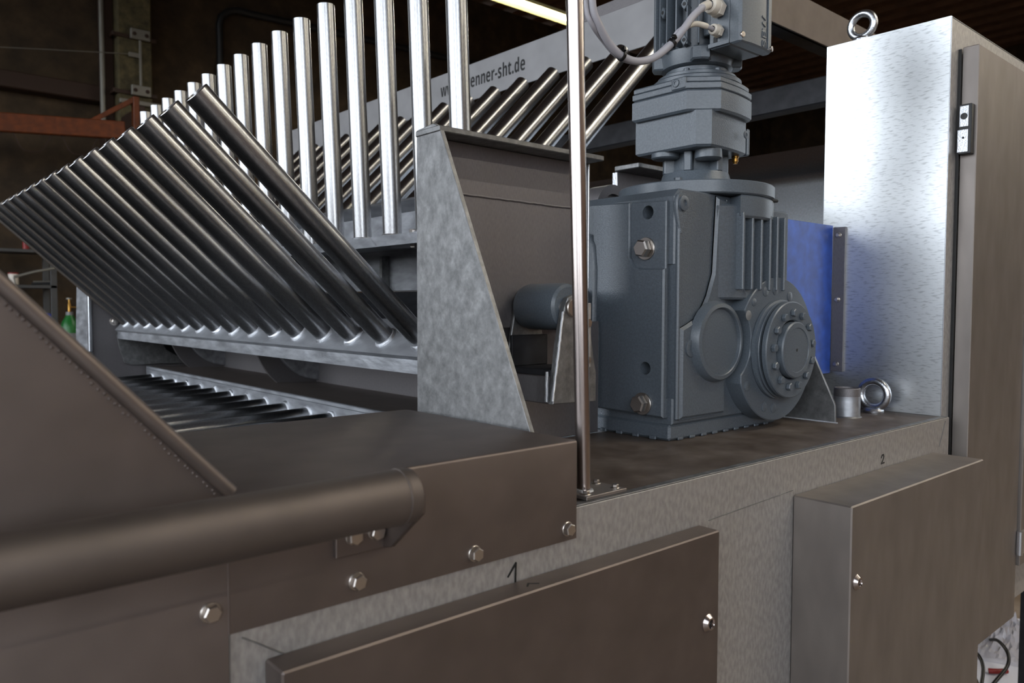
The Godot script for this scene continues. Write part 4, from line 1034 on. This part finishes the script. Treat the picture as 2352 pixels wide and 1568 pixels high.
# ---------------------------------------------------------------- background of the hall
func build_background() -> void:
	# column with bolted clamps
	var c := thing("hall_column", "square olive concrete column with two bolted clamp plates and a pull rod", "column", Vector3(2.74, -1.5, -9.2))
	put("column_shaft", MB.new().box(Vector3(2.56, -1.5, -9.398), Vector3(2.925, 4.898, -9.0), 0.015), M["concrete column"], c)
	put("side_channel", MB.new().box(Vector3(2.45, -1.5, -9.398), Vector3(2.555, 4.898, -9.15), 0.005), M["hall steel"], c)
	for y in [3.06, 2.43]:
		var bx := put("clamp_plate", MB.new().box(Vector3(2.68, y - 0.055, -8.975), Vector3(2.89, y + 0.06, -8.93), 0.006), M["pale steel"], c)
		for xx in [2.72, 2.85]:
			bolt(bx, Vector3(xx, y, -8.93), Vector3.BACK, 0.03, 0.015, 0.022, 0.004, M["hall steel"])
		put("clamp_strap", MB.new().box(Vector3(2.52, y - 0.05, -8.998), Vector3(2.97, y - 0.005, -8.978), 0.004), M["hall steel"], c)
		put("clamp_arm", MB.new().box(Vector3(2.50, y - 0.045, -9.14), Vector3(2.52, y, -8.978), 0.004), M["hall steel"], c)
	put("pull_rod", MB.new().box(Vector3(2.772, 2.49, -8.965), Vector3(2.797, 3.0, -8.94), 0.004), M["pale steel"], c)
	put("rod_lug", MB.new().box(Vector3(2.66, 2.80, -8.962), Vector3(2.771, 2.85, -8.945), 0.003), M["pale steel"], c)
	put("rod_foot", MB.new().box(Vector3(2.56, 2.27, -8.995), Vector3(3.35, 2.32, -8.945), 0.006), M["pale steel"], c)
	var w := thing("pull_wire", "thin wire running left from the column's rod", "wire", Vector3(1.8, 2.8, -8.95))
	put("wire_strand", MB.new().sweep(PackedVector3Array([Vector3(2.658, 2.825, -8.953), Vector3(1.8, 2.63, -8.7), Vector3(0.6, 2.35, -8.35)]), 0.006, 6), M["pale steel"], w)
	var dn := thing("down_pipe", "slim pale pipe hanging down left of the concrete column", "pipe", Vector3(2.42, 1.8, -9.1))
	put("pipe_tube", MB.new().sweep(PackedVector3Array([Vector3(2.42, 4.89, -9.1), Vector3(2.42, 1.95, -9.1)]), 0.028, 10), M["pale steel"], dn)
	# slewing jib
	var j := thing("jib_crane", "orange jib beam with a diagonal brace on the column", "crane", Vector3(2.5, 1.6, -8.4))
	put("jib_beam", MB.new().box(Vector3(0.2, 1.70, -8.32), Vector3(2.56, 1.88, -8.24), 0.008, at(Vector3(0, -0.155, 0), Basis(Vector3.BACK, 0.075))), M["orange paint"], j)
	put("jib_post", MB.new().box(Vector3(2.50, 1.75, -8.32), Vector3(2.56, 2.19, -8.24), 0.006), M["orange paint"], j)
	put("jib_brace", MB.new().prism(xyp([[2.10, 1.84], [2.50, 2.12], [2.50, 2.18], [2.02, 1.84]]), -8.31, -8.25, Transform3D.IDENTITY, 0.004), M["orange paint"], j)
	put("jib_hinge", MB.new().box(Vector3(2.56, 1.80, -8.93), Vector3(2.62, 2.1, -8.24), 0.006), M["hall steel"], j)
	var ca := thing("festoon_cable", "dark cable hanging in loops under the orange jib beam", "cable", Vector3(1.6, 1.5, -8.28))
	var fp := []
	for i in 4:
		var xa := 0.95 + i * 0.42
		fp.append_array([Vector3(xa, 1.60 + xa * 0.075, -8.28), Vector3(xa + 0.13, 1.42 + xa * 0.06, -8.28), Vector3(xa + 0.28, 1.43 + xa * 0.06, -8.28)])
	put("cable_loop", MB.new().sweep(spline(fp, 70), 0.006, 6), M["hall steel"], ca)
	# conduit on the wall
	var cd := thing("wall_conduit", "dark conduit that runs down the wall and turns along under the roof", "pipe", Vector3(3.85, 2.4, -9.3))
	put("conduit_run", MB.new().sweep(spline([Vector3(3.85, 1.6, -9.35), Vector3(3.85, 3.3, -9.35), Vector3(3.86, 3.62, -9.35), Vector3(4.0, 3.75, -9.35), Vector3(4.4, 3.77, -9.35), Vector3(6.2, 3.83, -9.35), Vector3(9.0, 3.9, -9.35)], 60), 0.045, 8), M["conduit"], cd)
	# steel rail along the back wall and a roof purlin at the right
	var rb := thing("crane_runway", "dark brown runway beam along the back wall behind the jib", "beam", Vector3(0.5, 2.0, -9.2))
	put("runway_beam", MB.new().box(Vector3(-3.0, 2.30, -9.39), Vector3(2.44, 2.48, -9.2), 0.01), M["hall steel"], rb)
	var pu := thing("roof_beam", "brown steel roof beam under the corrugated ceiling at the upper right", "beam", Vector3(12.0, 4.6, -1.0))
	put("beam_web", MB.new().box(Vector3(8.0, 4.62, -3.0), Vector3(16.98, 4.895, -2.85), 0.01), M["hall steel"], pu)
	# fluorescent fitting: reflector, two tubes end to end, and its area light
	fitting(Vector3(5.72, 3.2, -5.67), "fluorescent lamp with two tubes end to end over the rotor")
	for q in [[3.2, 1.9, "fluorescent lamp of the front row nearest the camera, outside the frame"], [7.4, 1.9, "second fluorescent lamp of the front row, outside the frame"], [3.2, 5.0, "fluorescent lamp of the rear row by the windows, outside the frame"], [7.4, 5.0, "second fluorescent lamp of the rear row, outside the frame"], [11.6, 3.4, "fluorescent lamp farthest right behind the camera, outside the frame"]]:
		fitting(Vector3(q[0], 3.2, q[1]), q[2], 0.8)
	# rack at the left
	var s := thing("storage_rack", "dark steel storage rack against the back wall", "rack", Vector3(1.3, -1.5, -8.9))
	for y in [0.535, 0.165, -0.27, -0.8]:
		put("shelf_board", MB.new().box(Vector3(0.5, y, -9.2), Vector3(1.86, y + 0.035, -8.78), 0.004), M["shelf steel"], s)
	for p in [Vector2(1.83, -8.8), Vector2(1.83, -9.18), Vector2(0.53, -8.8), Vector2(0.53, -9.18)]:
		put("rack_upright", MB.new().box(Vector3(p.x - 0.03, -1.5, p.y - 0.02), Vector3(p.x + 0.03, 0.9, p.y + 0.02), 0.003), M["shelf steel"], s)
	for k in 3:
		var cx := 1.60 + k * 0.085
		var can := thing("spray_can", ["slim dark red spray can on the rack's top shelf", "pale spray can on the rack's top shelf between two red ones", "squat dull red spray can at the right end of the rack's top shelf"][k], "spray can", Vector3(cx, 0.5705, -8.9), "spray cans on the top shelf")
		put("can_body", MB.new().lathe([Vector2(0, 0), Vector2(0.03, 0), Vector2(0.03, 0.13 - 0.03 * (k % 3)), Vector2(0.02, 0.15 - 0.03 * (k % 3)), Vector2(0, 0.15 - 0.03 * (k % 3))], at(Vector3(cx, 0.57, -8.9)), 16), [M["red paint"], M["ivory plastic"], M["red paint"]][k], can)
		put("spray_nozzle", MB.new().lathe([Vector2(0, 0), Vector2(0.012, 0), Vector2(0.01, 0.025), Vector2(0, 0.025)], at(Vector3(cx, 0.72 - 0.03 * k, -8.9)), 10), M["black plastic"], can)
	var tin := thing("paint_tin", "white tin with a red lid on the rack's middle shelf", "tin", Vector3(1.475, 0.2, -8.86))
	put("tin_body", MB.new().lathe([Vector2(0, 0), Vector2(0.048, 0), Vector2(0.048, 0.11), Vector2(0, 0.11)], at(Vector3(1.475, 0.2, -8.86)), 20), M["ivory plastic"], tin)
	put("tin_lid", MB.new().lathe([Vector2(0, 0.1102), Vector2(0.0485, 0.1102), Vector2(0.0485, 0.123), Vector2(0, 0.124)], at(Vector3(1.475, 0.2, -8.86)), 20), M["red paint"], tin)
	var tl := thing("desk_lamp", "folding lamp arm reaching out in front of the rack", "lamp", Vector3(1.45, -0.2, -8.6))
	put("upper_arm", MB.new().sweep(PackedVector3Array([Vector3(1.44, 0.27, -8.6), Vector3(1.62, 0.33, -8.6), Vector3(1.86, 0.385, -8.6)]), 0.014, 8), M["pale steel"], tl)
	put("lower_arm", MB.new().sweep(PackedVector3Array([Vector3(1.44, 0.27, -8.6), Vector3(1.485, -0.06, -8.6), Vector3(1.49, -0.27, -8.62)]), 0.008, 8), M["pale steel"], tl)
	put("lamp_clamp", MB.new().box(Vector3(1.45, -0.26, -8.78), Vector3(1.53, -0.2, -8.6), 0.004), M["shelf steel"], tl)
	var tr := thing("tool_bundle", "low pile of dark tools on the rack's middle shelf", "tools", Vector3(1.74, 0.2, -8.9))
	put("tool_bar", MB.new().sweep(PackedVector3Array([Vector3(1.64, 0.214, -8.88), Vector3(1.84, 0.222, -8.86)]), 0.012, 8), M["conduit"], tr)
	put("tool_bar", MB.new().sweep(PackedVector3Array([Vector3(1.66, 0.236, -8.9), Vector3(1.82, 0.238, -8.9)]), 0.01, 8), M["pale steel"], tr)
	var bx := thing("blue_case", "small blue tool case on the rack's lower shelf", "case", Vector3(1.745, -0.235, -8.84))
	put("case_body", MB.new().box(Vector3(1.69, -0.234, -8.9), Vector3(1.80, -0.10, -8.79), 0.008), M["box blue"], bx)
	put("case_window", MB.new().box(Vector3(1.71, -0.17, -8.7898), Vector3(1.77, -0.125, -8.788), 0.0005), M["black plastic"], bx)
	put("case_knob", MB.new().lathe([Vector2(0, 0), Vector2(0.014, 0), Vector2(0.014, 0.015), Vector2(0, 0.016)], at(Vector3(1.775, -0.222, -8.79), y_to(Vector3.BACK)), 14), M["brass"], bx)
	var gp := Vector3(1.92, -1.5, -8.55)
	var gc := thing("gas_cylinder", "grey gas cylinder with a green shoulder and brass valve beside the rack", "gas cylinder", gp)
	put("cylinder_body", MB.new().lathe([Vector2(0, 0), Vector2(0.088, 0), Vector2(0.09, 0.02), Vector2(0.09, 1.2)], at(gp), 28), M["cylinder grey"], gc)
	put("shoulder", MB.new().lathe([Vector2(0.0902, 1.2), Vector2(0.088, 1.26), Vector2(0.07, 1.32), Vector2(0.045, 1.36), Vector2(0.036, 1.385), Vector2(0, 1.385)], at(gp), 28), M["green paint"], gc)
	put("valve_collar", MB.new().lathe([Vector2(0.036, 1.385), Vector2(0.034, 1.42), Vector2(0, 1.421)], at(gp), 18), M["cylinder grey"], gc)
	var vs := put("valve", MB.new().lathe([Vector2(0, 1.42), Vector2(0.016, 1.42), Vector2(0.016, 1.5), Vector2(0.01, 1.51), Vector2(0.01, 1.55), Vector2(0, 1.55)], at(gp), 14), M["brass"], gc)
	put("hand_wheel", MB.new().lathe([Vector2(0, 1.55), Vector2(0.028, 1.55), Vector2(0.028, 1.565), Vector2(0, 1.565)], at(gp), 16), M["pale steel"], vs)
	put("valve_outlet", MB.new().sweep(PackedVector3Array([gp + Vector3(0.01, 1.47, 0), gp + Vector3(0.12, 1.465, 0.02)]), 0.01, 8), M["brass"], vs)

func fitting(p: Vector3, label: String, energy := 1.2) -> void:
	var t := thing("ceiling_lamp", label, "lamp", p, "fluorescent lamps under the hall roof")
	var tr := [[-0.10, -0.004], [-0.105, 0.0], [-0.06, 0.032], [-0.045, 0.07], [0.045, 0.07], [0.06, 0.032], [0.058, 0.026], [-0.055, 0.026]]
	put("reflector", MB.new().prism(zyp(tr), -1.25, 1.25, at(p) * zy(), 0.0, 5.0), M["lamp housing"], t)
	for s in [-0.61, 0.61]:
		put("fluorescent_tube", MB.new().lathe([Vector2(0, -0.6), Vector2(0.014, -0.6), Vector2(0.019, -0.585), Vector2(0.019, 0.585), Vector2(0.014, 0.6), Vector2(0, 0.6)], at(p + Vector3(s, 0.002, 0.03), y_to(Vector3.RIGHT)), 16), M["lamp glow"], t)
	for s in [-1.0, 1.0]:
		put("hanger", MB.new().sweep(PackedVector3Array([p + Vector3(s, 0.07, 0), Vector3(p.x + s, 4.9, p.z)]), 0.005, 6), M["hall steel"], t)
	var l := AreaLight3D.new()
	l.name = "tube_light"
	l.area_size = Vector2(2.4, 0.04)
	l.light_color = Color(1.0, 0.97, 0.93)
	l.light_energy = energy
	l.shadow_enabled = true
	l.position = Vector3(0, -0.025, 0.03)
	l.rotation = Vector3(-PI / 2, 0, 0)
	t.add_child(l)

# ---------------------------------------------------------------- things on the floor at the lower right
func build_clutter() -> void:
	var f := -1.5
	var pl := thing("wooden_plank", "orange-brown wooden plank lying on the floor right of the cabinet", "plank", Vector3(4.2, f, -0.2))
	put("plank_board", MB.new().box(Vector3(-0.5, 0, -0.1), Vector3(0.5, 0.04, 0.1), 0.004, at(Vector3(4.10, f, -0.16), Basis(Vector3.UP, 0.62))), M["plank wood"], pl)
	var sheets := [[Vector3(4.10, f + 0.002, -0.56), 0.2, 0.30, 0.21], [Vector3(3.56, f + 0.002, -0.37), 0.5, 0.297, 0.21], [Vector3(3.40, f + 0.002, -0.56), 0.7, 0.297, 0.21]]
	var lab := ["large sheet of white paper on the floor nearest the cabinet's far corner", "white paper sheet on the floor under the black cable loop", "small white paper half hidden behind the cover"]
	for k in 3:
		var q: Array = sheets[k]
		var p := thing("paper_sheet", lab[k], "paper", q[0], "papers on the floor")
		put("sheet", MB.new().box(Vector3(-q[2] / 2, 0, -q[3] / 2), Vector3(q[2] / 2, 0.003, q[3] / 2), 0.0, at(q[0], Basis(Vector3.UP, q[1]))), M["white paper"], p)
	# crumpled clear film bag
	var bag := thing("film_bag", "crumpled bag of translucent plastic film on the floor", "bag", Vector3(3.86, f, -0.45))
	var b := MB.new()
	var nz := FastNoiseLite.new()
	nz.seed = 4
	nz.frequency = 2.2
	nz.fractal_octaves = 4
	var n := 26
	var hgt := func(i: int, j: int) -> Vector3:
		var u := i / float(n) * 2.0 - 1.0
		var v := j / float(n) * 2.0 - 1.0
		var e := maxf(0.0, 1.0 - u * u) * maxf(0.0, 1.0 - v * v)
		var h := e * (0.08 + 0.16 * absf(nz.get_noise_2d(u * 1.3, v * 1.3))) + 0.006
		return Vector3(3.86 + u * 0.22 + v * 0.05, f + h, -0.45 + v * 0.13)
	for i in n:
		for j in n:
			var a0: Vector3 = hgt.call(i, j)
			var a1: Vector3 = hgt.call(i, j + 1)
			var a2: Vector3 = hgt.call(i + 1, j + 1)
			var a3: Vector3 = hgt.call(i + 1, j)
			var nn := (a1 - a0).cross(a3 - a0).normalized()
			b.quad(a0, a1, a2, a3, nn, nn, nn, nn)
	put("film", b, M["clear plastic film"], bag)
	var cb := thing("floor_cable", "black cable lying in loops over the papers on the floor", "cable", Vector3(3.6, f, -0.4), "black cables on the floor")
	put("cable_loop", MB.new().sweep(spline([Vector3(3.85, f + 0.012, -0.60), Vector3(3.76, f + 0.05, -0.50), Vector3(3.66, f + 0.10, -0.424), Vector3(3.593, f + 0.10, -0.372), Vector3(3.562, f + 0.08, -0.351), Vector3(3.533, f + 0.05, -0.349), Vector3(3.458, f + 0.02, -0.36), Vector3(3.33, f + 0.012, -0.358)], 50), 0.007, 8), M["black plastic"], cb)
	var cb2 := thing("floor_cable", "second black cable curling out from under the cabinet beside the papers", "cable", Vector3(3.45, f, -0.42), "black cables on the floor")
	put("cable_loop", MB.new().sweep(spline([Vector3(3.66, f + 0.012, -0.53), Vector3(3.55, f + 0.07, -0.48), Vector3(3.481, f + 0.08, -0.432), Vector3(3.425, f + 0.06, -0.40), Vector3(3.329, f + 0.02, -0.378), Vector3(3.25, f + 0.012, -0.37)], 40), 0.007, 8), M["black plastic"], cb2)
	var rs := thing("red_strap", "short red strap on the floor beside the black cable", "strap", Vector3(3.54, f, -0.385))
	put("strap_band", MB.new().sweep(spline([Vector3(3.52, f + 0.018, -0.41), Vector3(3.535, f + 0.02, -0.385), Vector3(3.575, f + 0.018, -0.36)], 12), 0.011, 8), M["red paint"], rs)
